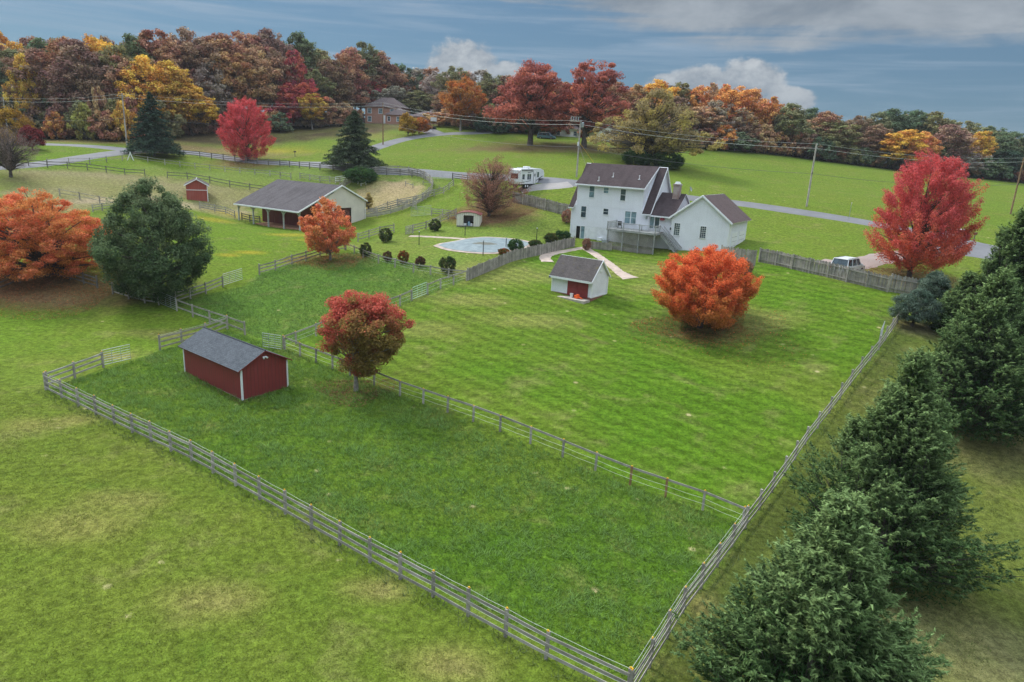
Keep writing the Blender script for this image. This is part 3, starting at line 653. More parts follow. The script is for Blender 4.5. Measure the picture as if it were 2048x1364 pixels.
# picket and privacy fences: every picket is a piece
def pickets(label, pix, h=1.5, wd=.14, gap=.012, post_sp=2.4, rails=(.35, 1.2), mat='picket', pmat='fence', posts_side=1, cat='fence', top_rail=False, hv=.05, name='picket_fence', world=False):
    pts = pix if world else [(p.x, p.y) for p in W(pix)]
    if len(pts) > 2: pts = [(p.x, p.y) for p in resample(pts, 1.2)]
    P = walk(pts, 1.2); L = [0]
    for i in range(1, len(P)): L.append(L[-1] + (P[i].xy - P[i - 1].xy).length)
    root = empty(name, P[0], 0, label, cat); n = int(L[-1] / (wd + gap)); k_ = 0
    def pt(s_):
        i = max(0, min(len(P) - 2, int(np.searchsorted(L, s_)) - 1)); t = (s_ - L[i]) / (L[i + 1] - L[i] + 1e-9); q = P[i].lerp(P[i + 1], t); d = (P[i + 1] - P[i]).normalized(); return q, d
    stuff = MB(); me = ubox('picket', M[mat])
    for i in range(n):
        q, d = pt((i + .5) * (wd + gap)); hh = h * rnd.uniform(1 - hv, 1 + hv * .6); rz = math.atan2(d.y, d.x)
        mt = Matrix.Translation(q - root.location) @ Matrix.Rotation(rz, 4, 'Z') @ Matrix.Rotation(rnd.uniform(-.02, .02), 4, 'Y') @ Matrix.Diagonal((wd * rnd.uniform(.93, 1.03), .02, hh, 1))
        if k_ < 280: o = link('picket', me, root); o.matrix_basis = mt; k_ += 1
        else:
            b = len(stuff.v); stuff.v.extend([tuple(mt @ v.co) for v in me.vertices]); stuff.f.extend([tuple(b + x for x in p.vertices) for p in me.polygons]); stuff.mi.extend([0] * len(me.polygons))
    if stuff.v: tag(stuff.build('picket_run', M[mat], root), kind='stuff')
    np_ = max(1, round(L[-1] / post_sp)); pp = []
    for i in range(np_ + 1):
        q, d = pt(min(L[-1] - .01, i * L[-1] / np_)); nn = Vector((-d.y, d.x, 0)) * posts_side * .08; pp.append(q + nn); post(q + nn, h * 1.03, .14, M[pmat], root, rz=math.atan2(d.y, d.x), lean=.008)
    for i in range(np_):
        for r_ in rails: beam('rail', pp[i] + Vector((0, 0, r_)), pp[i + 1] + Vector((0, 0, r_)), .04, .10, M[pmat], root)
    return root
pickets('grey vertical picket fence curving from the paddock corner up to the white house', [(936, 561), (985, 540), (1025, 523), (1080, 510), (1120, 500), (1149, 493)], 1.45, .16)
pickets('low dark picket fence under the house wall between basement door and deck', [(1170, 496), (1195, 499), (1222, 501)], 1.1, .16, mat='picket', rails=(.3, .85))
pickets('tall grey privacy fence between pool lawn and white house', [(1026, 404), (1042, 408), (1090, 420), (1138, 432)], 1.85, .16, rails=(.4, 1.5), pmat='fence', posts_side=-1)
pickets('tall grey privacy fence behind the round orange maple', [(1440, 520), (1475, 527), (1508, 532)], 1.9, .16, rails=(.4, 1.5), posts_side=1)
pickets('long tall privacy fence in front of the white car', [(1518, 524), (1560, 532), (1605, 543), (1650, 553), (1690, 563), (1735, 574), (1775, 584)], 1.75, .16, rails=(.35, 1.45), posts_side=-1)
pickets('last panel run of privacy fence in front of the round holly', [(1778, 583), (1815, 590), (1850, 597)], 1.95, .16, rails=(.4, 1.5), posts_side=-1)
tube_gate('white metal gate leaning against the lawn fence near the holly', at(1758, 692) + Vector((-.1, 0, 0)), at(1766, 672) + Vector((-.1, 0, 0)))

# ================================================================ BUILDINGS
class Bld:
    """a building standing in its own frame: x along the front seen, y away from it, z up from its base"""
    def __init__(s, name, label, cat, x, y, z, ang, group=None):
        s.root = empty(name, (x, y, z), ang, label, cat, group); s.M = Matrix.Translation((x, y, z)) @ Matrix.Rotation(ang, 4, 'Z'); s.I = s.M.inverted()
    def hit(s, u, v, axis_='y', val=0.0):
        o = s.I @ Vector((0, 0, 0)); d = (s.I.to_3x3() @ ray(u, v)); i = 'xyz'.index(axis_); t = (val - o[i]) / d[i]; return o + d * t
    def slab(s, name, x0, x1, a, b, m_, th=.14, parent=None, ax='x', trim=None):
        """roof plane; a low edge, b high edge as (y, z); u along the ridge, v up the slope"""
        L = math.hypot(b[0] - a[0], b[1] - a[1]); nrm = Vector((-(b[1] - a[1]), b[0] - a[0])).normalized()
        if nrm.y < 0: nrm = -nrm
        def P(x, q, off): 
            yy, zz = q[0] + nrm.x * off, q[1] + nrm.y * off
            return (x, yy, zz) if ax == 'x' else (yy, x, zz)
        mb = MB(); t = [P(x0, a, th), P(x1, a, th), P(x1, b, th), P(x0, b, th)]; bo = [P(x0, a, 0), P(x1, a, 0), P(x1, b, 0), P(x0, b, 0)]
        mb.face(t, 0, [(0, 0), (x1 - x0, 0), (x1 - x0, L), (0, L)]); mb.face(bo[::-1], 1)
        for i in range(4): mb.face([bo[i], bo[(i + 1) % 4], t[(i + 1) % 4], t[i]], 1)
        return mb.build(name, [m_, M['white'] if trim is None else trim], parent or s.root)
    def win(s, u0, v0, u1, v1, axis_='y', val=0.0, cols=1, rows=1, gm='glass', sash=True, name='window', fr=.07, rect=None):
        if rect: lo, hi = Vector(rect[0]), Vector(rect[1])
        else:
            a = s.hit(u0, (v0 + v1) / 2, axis_, val); b = s.hit(u1, (v0 + v1) / 2, axis_, val)
            lo = Vector((min(a.x, b.x), min(a.y, b.y), min(a.z, b.z))); hi = Vector((max(a.x, b.x), max(a.y, b.y), max(a.z, b.z)))
            c_ = s.hit((u0 + u1) / 2, v1, axis_, val).z; d_ = s.hit((u0 + u1) / 2, v0, axis_, val).z; lo.z, hi.z = c_, d_
        # f: (h, z) -> local point; out: sign of the outward side (-y, +x)
        h0, h1 = (lo.x, hi.x) if axis_ == 'y' else (lo.y, hi.y); z0, z1 = lo.z, hi.z
        def bx(mb, a, b, c_, d_, o0, o1, mi=0):
            if axis_ == 'y': mb.box((a, val - o1, c_), (b, val - o0, d_), mi)
            else: mb.box((val + o0, a, c_), (val + o1, b, d_), mi)
        mb = MB(); bx(mb, h0 - fr, h0, z0 - fr, z1 + fr, .002, .06); bx(mb, h1, h1 + fr, z0 - fr, z1 + fr, .002, .06); bx(mb, h0, h1, z1, z1 + fr, .002, .058); bx(mb, h0, h1, z0 - fr, z0, .002, .075)
        o = mb.build(name, M['white'], s.root)
        zm = (z0 + z1) / 2; segs = [(z0, zm - .02), (zm + .02, z1)] if sash else [(z0, z1)]
        for q, (c_, d_) in enumerate(segs):
            mb = MB(); bx(mb, h0, h1, c_, d_, .004, .018 + .008 * q); mb.build('pane', M[gm], o)
        if sash: mb = MB(); bx(mb, h0, h1, zm - .02, zm + .02, .004, .04); mb.build('sash_rail', M['white'], o)
        if cols > 1 or rows > 1:
            mb = MB()
            for (c_, d_) in segs:
                for i in range(1, cols): h = h0 + (h1 - h0) * i / cols; bx(mb, h - .014, h + .014, c_, d_, .02, .034)
                for i in range(1, rows): z_ = c_ + (d_ - c_) * i / rows; bx(mb, h0, h1, z_ - .014, z_ + .014, .02, .0335)
            mb.build('muntins', M['white'], o)
        return o
A32 = R(-32)
# ---- the white house
H = Bld('white_house', 'large white house with dark brown roofs, rear deck and attached garage', 'house', 8.0, 105.3, -12.4, A32)
r = H.root; W_, HB = M['housewhite'], M['housebase']
mb = MB(); mb.prism([(.0, 2.3), (9, 2.3), (9, 5.3), (4.5, 11.35), (0, 5.3)], 'x', 0, 12.5); mb.build('main_walls', W_, r)
MB().box((.01, .012, -.8), (12.49, 8.99, 2.298)).build('basement_wall', HB, r)
mb = MB(); mb.prism([(.0, 5.32), (4.4, 5.32), (4.4, 11.2), (0, 8.55)], 'x', .8, 11.3); o = mb.build('dormer_walls', W_, r); o.location.y = -.012
H.slab('dormer_roof', .55, 11.55, (-.4, 8.36), (4.52, 11.42), M['roof_house'])
H.slab('side_roof', -.3, .548, (-.42, 4.86), (4.5, 11.36), M['roof_house'], .12); H.slab('side_roof', 11.552, 12.8, (-.42, 4.86), (4.5, 11.36), M['roof_house'], .12)
H.slab('front_roof', -.3, 12.8, (9.4, 4.86), (4.5, 11.40), M['roof_house'], .13)
MB().box((.5, -.52, 8.28), (11.6, -.40, 8.42)).build('gutter', M['white'], r); MB().box((11.5, -.53, 4.82), (12.85, -.42, 4.96)).build('gutter', M['white'], r)
MB().box((-.35, -.53, 4.82), (.6, -.42, 4.96)).build('gutter', M['white'], r)
for x in (.0, 12.44): MB().box((x - .03, -.04, -.3), (x + .09, .05, 5.2)).build('corner_trim', M['white'], r)
for x in (.8, 11.22): MB().box((x - .02, -.05, 5.3), (x + .08, .02, 8.4)).build('corner_trim', M['white'], r)
# wing and garage
MB().prism([(.12, -.8), (8, -.8), (8, 5.05), (4, 7.75), (.12, 5.05)], 'x', 12.51, 16.0).build('wing_walls', W_, r)
H.slab('wing_roof', 12.56, 16.2, (-.4, 4.78), (4.05, 7.85), M['roof_house']); H.slab('wing_front_roof', 12.56, 16.2, (8.5, 4.78), (4.05, 7.83), M['roof_house'])
MB().box((12.86, -.5, 4.70), (15.7, -.4, 4.83)).build('gutter', M['white'], r)
MB().prism([(16.0, -.8), (24.0, -.8), (24.0, 5.05), (20, 8.0), (16.0, 5.05)], 'y', -.25, 9.0).build('garage_walls', W_, r)
H.slab('garage_roof', -.55, 9.3, (24.42, 4.72), (20, 8.08), M['roof_garage'], .13, ax='y'); H.slab('garage_roof', -.55, 9.3, (15.6, 4.72), (20, 8.07), M['roof_house'], .13, ax='y', trim=M['white'])
for sx in (-1, 1):   # rake boards
    a, b = (20 + sx * 4.42, 4.70), (20, 8.06); mb = MB(); mb.prism([(a[0], a[1] - .12), (a[0], a[1] + .10), (b[0], b[1] + .10), (b[0], b[1] - .12)] if sx < 0 else [(b[0], b[1] - .12), (b[0], b[1] + .10), (a[0], a[1] + .10), (a[0], a[1] - .12)], 'y', -.60, -.553); mb.build('rake_board', M['white'], r)
for a, x in (((0 - .42, 4.80), 12.803), ): 
    mb = MB(); mb.prism([(a[0], a[1] - .14), (a[0], a[1] + .12), (4.5, 11.42), (4.5, 11.14)], 'x', x, x + .05); mb.build('rake_board', M['white'], r)
    mb = MB(); mb.prism([(4.5, 11.14), (4.5, 11.42), (9.4, 4.92), (9.4, 4.66)], 'x', x, x + .05); mb.build('rake_board', M['white'], r)
mb = MB(); mb.prism([(-.42, 8.24), (-.42, 8.46), (4.5, 11.50), (4.5, 11.26)], 'x', 11.553, 11.60); mb.build('rake_board', M['white'], r)
for x in (16.0, 23.93): MB().box((x - .02, -.30, -.3), (x + .10, -.2, 4.8)).build('corner_trim', M['white'], r)
for p in (1.5, 5.2): # garage doors on the far right wall
    o = MB().box((24.002, p, .9), (24.05, p + 2.7, 3.4)).build('garage_door', M['white'], r)
    for q in range(1, 4): MB().box((24.052, p + .05, .9 + q * .62), (24.056, p + 2.65, .93 + q * .62)).build('panel_joint', M['black'], o)
MB().box((24.002, -.1, .4), (24.03, .9, 4.5)).build('door_surround', M['white'], r)
Zs = lambda x, y: (1100 + x / 5.12, 300 + y / 5.12)
def hw(a, b, c_, d_, val=-.002, **kw): u0, v0 = Zs(a, b); u1, v1 = Zs(c_, d_); return H.win(u0, v0, u1, v1, 'y', val, **kw)
hw(405, 370, 455, 485, -.014, gm='glass_blue'); hw(552, 385, 600, 442, -.014, gm='glass_blue'); hw(724, 402, 775, 518, -.014)
hw(320, 577, 370, 688); hw(548, 602, 598, 660); hw(768, 628, 822, 752, gm='glass_blue'); hw(830, 634, 882, 755, gm='glass_blue')
sld = hw(1024, 676, 1066, 800, .118, sash=False, gm='glass_blue', name='sliding_door'); hw(1074, 680, 1120, 800, .118, sash=False, name='sliding_door')
hw(1272, 750, 1328, 872, -.252, cols=3, rows=3); hw(1538, 783, 1596, 902, -.252, cols=3, rows=3)
hw(268, 778, 308, 912, .01, sash=False, gm='dark', name='basement_door'); hw(316, 780, 353, 905, .01, sash=False, gm='glass_blue', name='basement_door')  # first pane paints the unlit inside of the open door
p = H.hit(*Zs(990, 690), 'y', .1); MB().box((p.x - .08, -.1, p.z - .25), (p.x + .1, .118, p.z + .2)).build('meter_box', M['metal'], r)
p = H.hit(*Zs(1237, 805), 'y', -.25); MB().box((p.x - .07, -.45, p.z - .18), (p.x + .07, -.252, p.z + .15)).build('wall_lamp', M['black'], r)
p = H.hit(*Zs(1155, 715), 'y', .1); MB().lathe([(.05, -.1), (.32, -.05), (.36, .1), (.2, .3), (0, .34)], (p.x, -.1, p.z), 12).build('hanging_flowers', plain('flower_reds', (.35, .08, .10), .8, .5, 9), r)
p = H.hit(*Zs(515, 875), 'y', 0); MB().box((p.x - .4, -.28, .15), (p.x + .35, 0.0, .85)).build('utility_box', M['white'], r); MB().box((p.x + .75, -.95, -.1), (p.x + 1.55, -.2, .7)).build('heat_pump', plain('heat_pump_grey', (.35, .39, .42), .5, .1), r)
M['chim'] = M['rose']
def brickmat(name, c1, c2, mort, sc_=1.0, wash=.5):
    m_, kk, b, o = newmat(name); t = kk.n('ShaderNodeTexCoord').outputs['Object']; s_ = kk.n('ShaderNodeSeparateXYZ'); kk.L.new(t, s_.inputs[0]); cc = kk.n('ShaderNodeCombineXYZ')
    kk.L.new(kk.m('ADD', s_.outputs[0], s_.outputs[1]), cc.inputs[0]); kk.L.new(s_.outputs[2], cc.inputs[1])
    br = kk.n('ShaderNodeTexBrick'); kk.L.new(cc.outputs[0], br.inputs['Vector']); br.inputs['Scale'].default_value = sc_; br.inputs['Brick Width'].default_value = .22; br.inputs['Row Height'].default_value = .075; br.inputs['Mortar Size'].default_value = .010
    br.inputs['Color1'].default_value = (*c1, 1); br.inputs['Color2'].default_value = (*c2, 1); br.inputs['Mortar'].default_value = (*mort, 1)
    kk.L.new(kk.mix(kk.m('MULTIPLY', kk.ramp(kk.noise(t, 1.1, 5), .4, .65), wash), br.outputs[0], (.62, .58, .56)), b.inputs['Base Color']); b.inputs['Roughness'].default_value = .9; bump(kk, b, br.outputs['Fac'], -.01); return m_
M['brick_chim'] = brickmat('whitewashed_brick', (.24, .12, .10), (.36, .20, .17), (.5, .47, .45)); M['brick_house'] = brickmat('house_brick', (.42, .17, .11), (.52, .25, .17), (.45, .34, .28), wash=.08)
q = H.hit(1352, 398, 'y', 3.2); cx = q.x
o = MB().box((cx - .45, 2.85, 6.3), (cx + .45, 3.75, 9.1)).box((cx - .53, 2.77, 9.1), (cx + .53, 3.83, 9.3)).build('chimney', M['brick_chim'], r)
MB().box((cx - .36, 2.95, 9.3), (cx + .36, 3.65, 9.42)).box((cx - .28, 3.05, 9.42), (cx + .28, 3.55, 9.62)).build('chimney_cap', M['white'], o)
MB().prism([(2.55, 6.62), (2.83, 7.12), (2.83, 6.72)], 'x', cx - .55, cx + .55).build('flashing', M['white'], o)
for zx, zy in ((500, 318), (647, 278), (915, 303)):
    p = H.hit(*Zs(zx, zy), 'y', 2.0); 
    for yy in np.linspace(0, 4.4, 45):
        q = H.hit(*Zs(zx, zy), 'y', float(yy)); zr = 8.5 + (yy + .4) * .622
        if q.z <= zr: p = q; break
    MB().lathe([(.05, -.1), (.05, .5), (.09, .52), (.09, .62), (0, .62)], (p.x, p.y, p.z), 8).box((p.x - .14, p.y - .2, p.z - .03), (p.x + .14, p.y + .16, p.z + .08)).build('vent_pipe', M['white'], r)
p = H.hit(1384, 383, 'y', 4.2)
t = H.M @ Vector((cx + 1.55, 4.0, 7.9))
dd = empty('satellite_dish', t, 0, 'small grey satellite dish on the roof ridge beside the chimney', 'satellite dish')
MB().tube([(0, 0, 0), (0, 0, .55), (.08, -.1, .7)], .03, 6).build('mast', M['metal'], dd)
mb = MB(); n_ = Vector((.75, -.5, .35)).normalized(); a_ = n_.cross(Vector((0, 0, 1))).normalized(); b_ = n_.cross(a_)
ringv = [[Vector((.1, -.12, .8)) + (a_ * math.cos(t_) + b_ * math.sin(t_)) * rr + n_ * (rr * rr * .55) for t_ in np.linspace(0, 2 * math.pi, 15)[:-1]] for rr in (.02, .2, .36)]
for i in range(2):
    for j in range(14): mb.face([ringv[i][j], ringv[i][(j + 1) % 14], ringv[i + 1][(j + 1) % 14], ringv[i + 1][j]])
mb.build('dish', M['metal'], dd); MB().tube([(.1, -.12, .8 - .3), Vector((.1, -.12, .8)) + n_ * .5], .014, 5).build('feed_arm', M['metal'], dd)
# deck with stairs
D = Bld('rear_deck', 'raised grey wooden deck with railing, lattice and stairs against the white house', 'deck', 8.0, 105.3, -12.4, A32)
d = D.root; x0, x1, y0, zf = 7.6, 14.9, -3.3, 2.72; ms = M['deck']
for i in range(24):
    ya = y0 + i * (3.3 / 24); MB().box((x0, ya + .004, zf - .03), (x1, ya + 3.3 / 24 - .008, zf + rnd.uniform(-.002, .004))).build('plank', ms, d)
MB().box((x0, y0 - .04, zf - .30), (x1, y0 - .002, zf - .032)).build('fascia', ms, d); MB().box((x0 - .04, y0, zf - .30), (x0 - .001, -.02, zf - .032)).build('fascia', ms, d); MB().box((x1 + .001, y0, zf - .3), (x1 + .04, -1.3, zf - .032)).build('fascia', ms, d)
MB().box((x0 + .1, y0 + .05, zf - .28), (x1 - .1, -.05, zf - .035)).build('joists', M['fence_dark'], d)
for x in (x0 + .15, x0 + 2.5, x0 + 4.9, x1 - .1):
    MB().box((x - .07, y0 + .02, -1.6), (x + .07, y0 + .16, zf - .29)).build('post', ms, d)
bal = MB()
def railrun(a, b, gap=.17):
    a, b = Vector(a), Vector(b); L = (b - a).length; n = int(L / gap); t_ = (b - a) / L; m_ = .013
    for i in range(1, n):
        p = a + t_ * (i * L / n); bal.box((p.x - m_, p.y - m_, p.z + .12), (p.x + m_, p.y + m_, p.z + .92))
    def bar(z0_, hh, ww):
        q = Matrix.Translation(a + Vector((0, 0, z0_))) @ Vector((t_.x, t_.y, t_.z)).to_track_quat('X', 'Z').to_matrix().to_4x4(); MB().box((0, -ww / 2, 0), (L, ww / 2, hh), mat=q).build('rail', ms, d)
    bar(.92, .05, .12); bar(.08, .05, .06)
railrun((x0 + .05, y0 + .05, zf), (x1 - .05, y0 + .05, zf)); railrun((x0 + .05, y0 + .05, zf), (x0 + .05, -.1, zf)); railrun((x1 - .05, y0 + .05, zf), (x1 - .05, -1.5, zf))
for x, y in ((x0 + .05, y0 + .05), (x0 + 2.5, y0 + .05), (x0 + 4.9, y0 + .05), (x1 - .05, y0 + .05), (x1 - .05, -1.5), (x0 + .05, -.15)): MB().box((x - .05, y - .05, zf), (x + .05, y + .05, zf + 1.02)).build('rail_post', ms, d)
ns = 11; sx0, sx1, sz0, sz1 = x1 + .02, x1 + 3.0, zf - .2, -.25
for i in range(ns): f_ = i / ns; x = sx0 + (sx1 - sx0) * f_; z_ = sz0 + (sz1 - sz0) * f_; MB().box((x, -1.45, z_), (x + .28, -.42, z_ + .04)).build('step', ms, d)
for yy in (-1.5, -.42): MB().prism([(sx0, sz0 - .25), (sx0, sz0 + .08), (sx1, sz1 + .08), (sx1, sz1 - .25)], 'y', yy, yy + .05).build('stringer', ms, d)
railrun((sx0, -1.48, sz0 + .12), (sx1, -1.48, sz1 + .12)); railrun((sx0, -.40, sz0 + .12), (sx1, -.40, sz1 + .12))
tag(bal.build('baluster_run', ms, d), kind='stuff')
lat = MB(); xa, xb, za, zb = x0 + .2, x1 - .15, -1.1, zf - .31; n = 40
for sgn in (1, -1):
    for i in range(-22, 50):
        c_ = i * .19; pa = []
        for (xs, zs) in ((xa + c_, za), (xa + c_ + sgn * (zb - za), zb)): pa.append((xs, zs))
        (p0, q0), (p1, q1) = pa
        def clipx(p0, q0, p1, q1):
            if abs(p1 - p0) < 1e-6: return None
            t0, t1 = 0.0, 1.0
            for lim, s_ in ((xa, 1), (xb, -1)):
                f0, f1 = (p0 - lim) * s_, (p1 - lim) * s_
                if f0 < 0 and f1 < 0: return None
                if f0 < 0: t0 = max(t0, f0 / (f0 - f1))
                if f1 < 0: t1 = min(t1, f0 / (f0 - f1))
            return t0, t1
        tt = clipx(p0, q0, p1, q1)
        if tt and tt[1] > tt[0]:
            A_ = Vector((p0 + (p1 - p0) * tt[0], 0, q0 + (q1 - q0) * tt[0])); B_ = Vector((p0 + (p1 - p0) * tt[1], 0, q0 + (q1 - q0) * tt[1])); L = (B_ - A_).length
            yy = y0 + .17 + (.008 if sgn > 0 else 0); w_ = Vector(((B_ - A_).z, 0, -(B_ - A_).x)).normalized() * .02; A_.y = B_.y = yy
            lat.face([A_ - w_, B_ - w_, B_ + w_, A_ + w_])
tag(lat.build('lattice', M['fence'], d), kind='stuff')
MB().box((x0 + .2, y0 + .35, -1.4), (x1 - .1, y0 + .37, .3)).build('backing_boards', M['picket'], d)
def table_set(name, label, loc, cat):
    e = empty(name, loc, 0, label, cat); return e
t = H.M @ Vector((8.9, -1.8, zf)); e = table_set('patio_chair', 'black metal patio chair at the left end of the raised deck', t, 'chair')
MB().box((-.28, -.28, .42), (.28, .28, .47)).build('seat', M['black'], e); MB().box((-.28, .24, .47), (.28, .28, 1.0)).build('backrest', M['black'], e)
for a in (-.25, .25):
    for b_ in (-.25, .25): MB().box((a - .02, b_ - .02, 0), (a + .02, b_ + .02, .42)).build('leg', M['black'], e)
t = H.M @ Vector((12.2, -1.7, zf)); e = table_set('patio_table', 'small round patio table in the middle of the raised deck', t, 'table')
MB().lathe([(0, .70), (.5, .70), (.5, .73), (0, .73)], n=16).build('tabletop', M['metal'], e); MB().lathe([(.22, 0), (.04, .05), (.04, .70)], n=8).build('pedestal', M['black'], e)

# ---- white garden shed with red doors
zb = gz(7, 75); S = Bld('garden_shed', 'small white garden shed with red double doors and mossy dark roof', 'shed', 4.15, 76.3, zb - .05, R(-35)); r = S.root; L, Wd, hh = 5.2, 3.6, 2.25
MB().box((.0, .0, -.7), (L, Wd, .22)).build('foundation', M['rose'], r)
MB().prism([(.03, .22), (Wd - .03, .22), (Wd - .03, hh), (Wd / 2, hh + 1.75), (.03, hh)], 'x', .03, L - .03).build('walls', siding('shed_white_siding', (.82, .835, .87), .14, dirtamt=.08), r)
S.slab('roof', -.12, L + .14, (-.42, hh - .32), (Wd / 2, hh + 1.86), M['roof_shed'], .12); S.slab('roof', -.12, L + .14, (Wd + .25, hh - .16), (Wd / 2, hh + 1.85), M['roof_shed'], .12)
MB().box((-.12, -.50, hh - .42), (L + .14, -.40, hh - .20)).build('fascia', M['white'], r)
for a, b_ in (((-.44, hh - .40), (Wd / 2, hh + 1.82)), ((Wd + .27, hh - .24), (Wd / 2, hh + 1.82))):
    poly = [(a[0], a[1]), (a[0], a[1] + .18), (b_[0], b_[1] + .18), (b_[0], b_[1])]
    if a[0] > b_[0]: poly = poly[::-1]
    MB().prism(poly, 'x', L + .143, L + .20).build('rake_board', M['white'], r)
for x, y in ((0, 0), (L - .1, 0)): MB().box((x - .02, -.03, .2), (x + .12, .02, hh - .1)).build('corner_trim', M['white'], r)
for y in (.0, Wd - .1): MB().box((L - .02, y - .02, .2), (L + .03, y + .12, hh)).build('corner_trim', M['white'], r)
MB().box((L - .02, .12, .2), (L + .025, Wd - .12, .36)).build('skirt_trim', M['white'], r)
for i, (a, b_) in enumerate(((2.12, 3.40), (3.43, 4.72))):
    o = MB().box((a, -.07, .1), (b_, .0, 2.05)).build('door', M['reddoor'], r)
    for z_ in (.14, 1.0, 1.88): MB().box((a + .02, -.10, z_), (b_ - .02, -.072, z_ + .12)).build('ledge', M['reddoor'], o)
    A_, B_ = (Vector((a + .1, -.075, 1.12)), Vector((b_ - .1, -.075, 1.88))) if i == 0 else (Vector((a + .1, -.075, 1.88)), Vector((b_ - .1, -.075, 1.12)))
    for zo in (0, -.88):
        q = Matrix.Translation(A_ + Vector((0, 0, zo))) @ (B_ - A_).to_track_quat('X', 'Z').to_matrix().to_4x4(); MB().box((0, -.012, -.05), ((B_ - A_).length, .012, .05), mat=q).build('brace', M['reddoor'], o)
MB().lathe([(0, 0), (.26, 0), (.26, .05), (.2, .06), (0, .03)], n=16).build('round_vent', M['white'], r, loc=(L - .03, Wd / 2, hh + .85), rot=(0, R(90), 0))
MB().box((-.1, -.56, hh - .44), (.1, -.5, hh - .3)).build('downspout_cap', plain('navy_paint', (.03, .04, .12), .5, .1), r)
b_ = S.M @ Vector((3.3, -.75, 0)); zz = gz(b_.x, b_.y)
e = empty('concrete_slab', (b_.x, b_.y, zz), R(-35), 'cracked concrete slab before the red shed doors', 'slab')
MB().prism([(-1.7, -.55), (1.75, -.6), (1.9, .5), (-1.5, .55)], 'z', -.25, .12).build('slab', M['concrete'], e)
t = S.M @ Vector((3.05, -.62, 0)); t.z = zz + .12; e = empty('plastic_bucket', t, 0, 'white plastic bucket on the slab before the red shed doors', 'bucket')
MB().lathe([(0, 0), (.15, 0), (.19, .42), (.20, .42), (.20, .46), (.17, .46), (.15, .05), (0, .05)], n=14).build('body', M['whitepl'], e); MB().tube([(.2, 0, .40), (.13, -.12, .28), (0, -.2, .22), (-.13, -.12, .28), (-.2, 0, .40)], .008, 5).build('handle', M['metal'], e)
t = S.M @ Vector((3.75, -.62, 0)); t.z = zz + .12; e = empty('leaf_blower', t, R(-50), 'bright orange leaf blower beside the white bucket', 'leaf blower')
mb = MB().box((-.28, -.2, .02), (.25, .2, .36)).lathe([(0, -.16), (.17, -.16), (.2, 0), (.17, .16), (0, .16)], (.12, 0, .34), 12); bevel(mb.build('housing', M['orange_pl'], e), .04)
MB().tube([(.25, 0, .2), (.5, .05, .16), (.75, .12, .08)], [.09, .07, .06], 8).build('nozzle', M['orange_pl'], e); MB().tube([(-.2, 0, .36), (-.1, 0, .5), (.12, 0, .52), (.2, 0, .4)], .025, 6).build('handle', M['black'], e)

# ---- dark red barn shed
B_ = (-19.95, 47.9); ang = R(-38); ux, uy = math.cos(ang), math.sin(ang); L, Wd, hh = 8.7, 3.9, 2.55
Rr = Bld('run_in_shed', 'dark red barn shed with slate-grey shingle roof in the near paddock', 'shed', B_[0] - ux * L, B_[1] - uy * L, -19.0, ang); r = Rr.root
MB().box((-.02, -.02, -.5), (L + .02, Wd + .02, .16)).build('skirt_board', plain('old_skirt_board', (.28, .23, .17), .9, .3, 3), r)
MB().prism([(.0, .16), (Wd, .16), (Wd, hh), (Wd / 2, hh + 1.0), (0, hh)], 'x', 0, L).build('walls', M['redside'], r)
Rr.slab('roof', -.2, L + .22, (-.32, hh - .16), (Wd / 2, hh + 1.03), M['roof_red'], .08, trim=M['reddoor']); Rr.slab('roof', -.2, L + .22, (Wd + .32, hh - .16), (Wd / 2, hh + 1.02), M['roof_red'], .08, trim=M['reddoor'])
MB().tube([(-.2, Wd / 2, hh + 1.12), (L + .22, Wd / 2, hh + 1.12)], .05, 6).build('ridge_cap', M['roof_red'], r)
for x, y in ((-.03, -.03), (L - .08, -.03)): MB().box((x, -.04, .1), (x + .11, .02, hh - .12)).build('corner_trim', M['white'], r)
for y in (-.04, Wd - .08): MB().box((L - .0, y, .1), (L + .04, y + .12, hh - .1)).build('corner_trim', M['white'], r)
MB().box((L + .02, Wd / 2 - .16, hh + .52), (L + .08, Wd / 2 + .16, hh + .62)).build('lamp_bar', M['white'], r)
for s_ in (-.14, .14): MB().lathe([(.02, 0), (.05, .05), (.08, .16), (0, .16)], n=10).build('flood_lamp', M['whitepl'], r, loc=(L + .06, Wd / 2 + s_, hh + .57), rot=(R(0), R(110), 0))

# ---- pole barn with open lean-to
Bn = Bld('pole_barn', 'long barn with grey shingle roof, open lean-to and tan gable', 'barn', -35.5 - .848 * 16, 111.9 + .53 * 16, -14.0, A32); r = Bn.root; L = 16
redw = siding('barn_maroon_siding', (.20, .045, .05), .3, axis='X', dirtamt=.15)
MB().box((1.9, 3.6, -.3), (15.9, 3.75, 4.45)).build('inner_wall', redw, r); MB().box((1.9, 3.76, -.3), (2.02, 14.6, 4.35)).build('inner_wall', redw, r)
mb = MB(); mb.prism([(.15, 3.0), (3.6, 4.48), (3.6, 4.9), (9.1, 6.98), (14.7, 4.4), (14.7, -.5), (11.4, -.5), (11.4, 3.2), (7.4, 3.2), (7.4, -.5), (3.7, -.5), (3.7, 2.7), (.15, 2.7)], 'x', 15.92, 16.0)
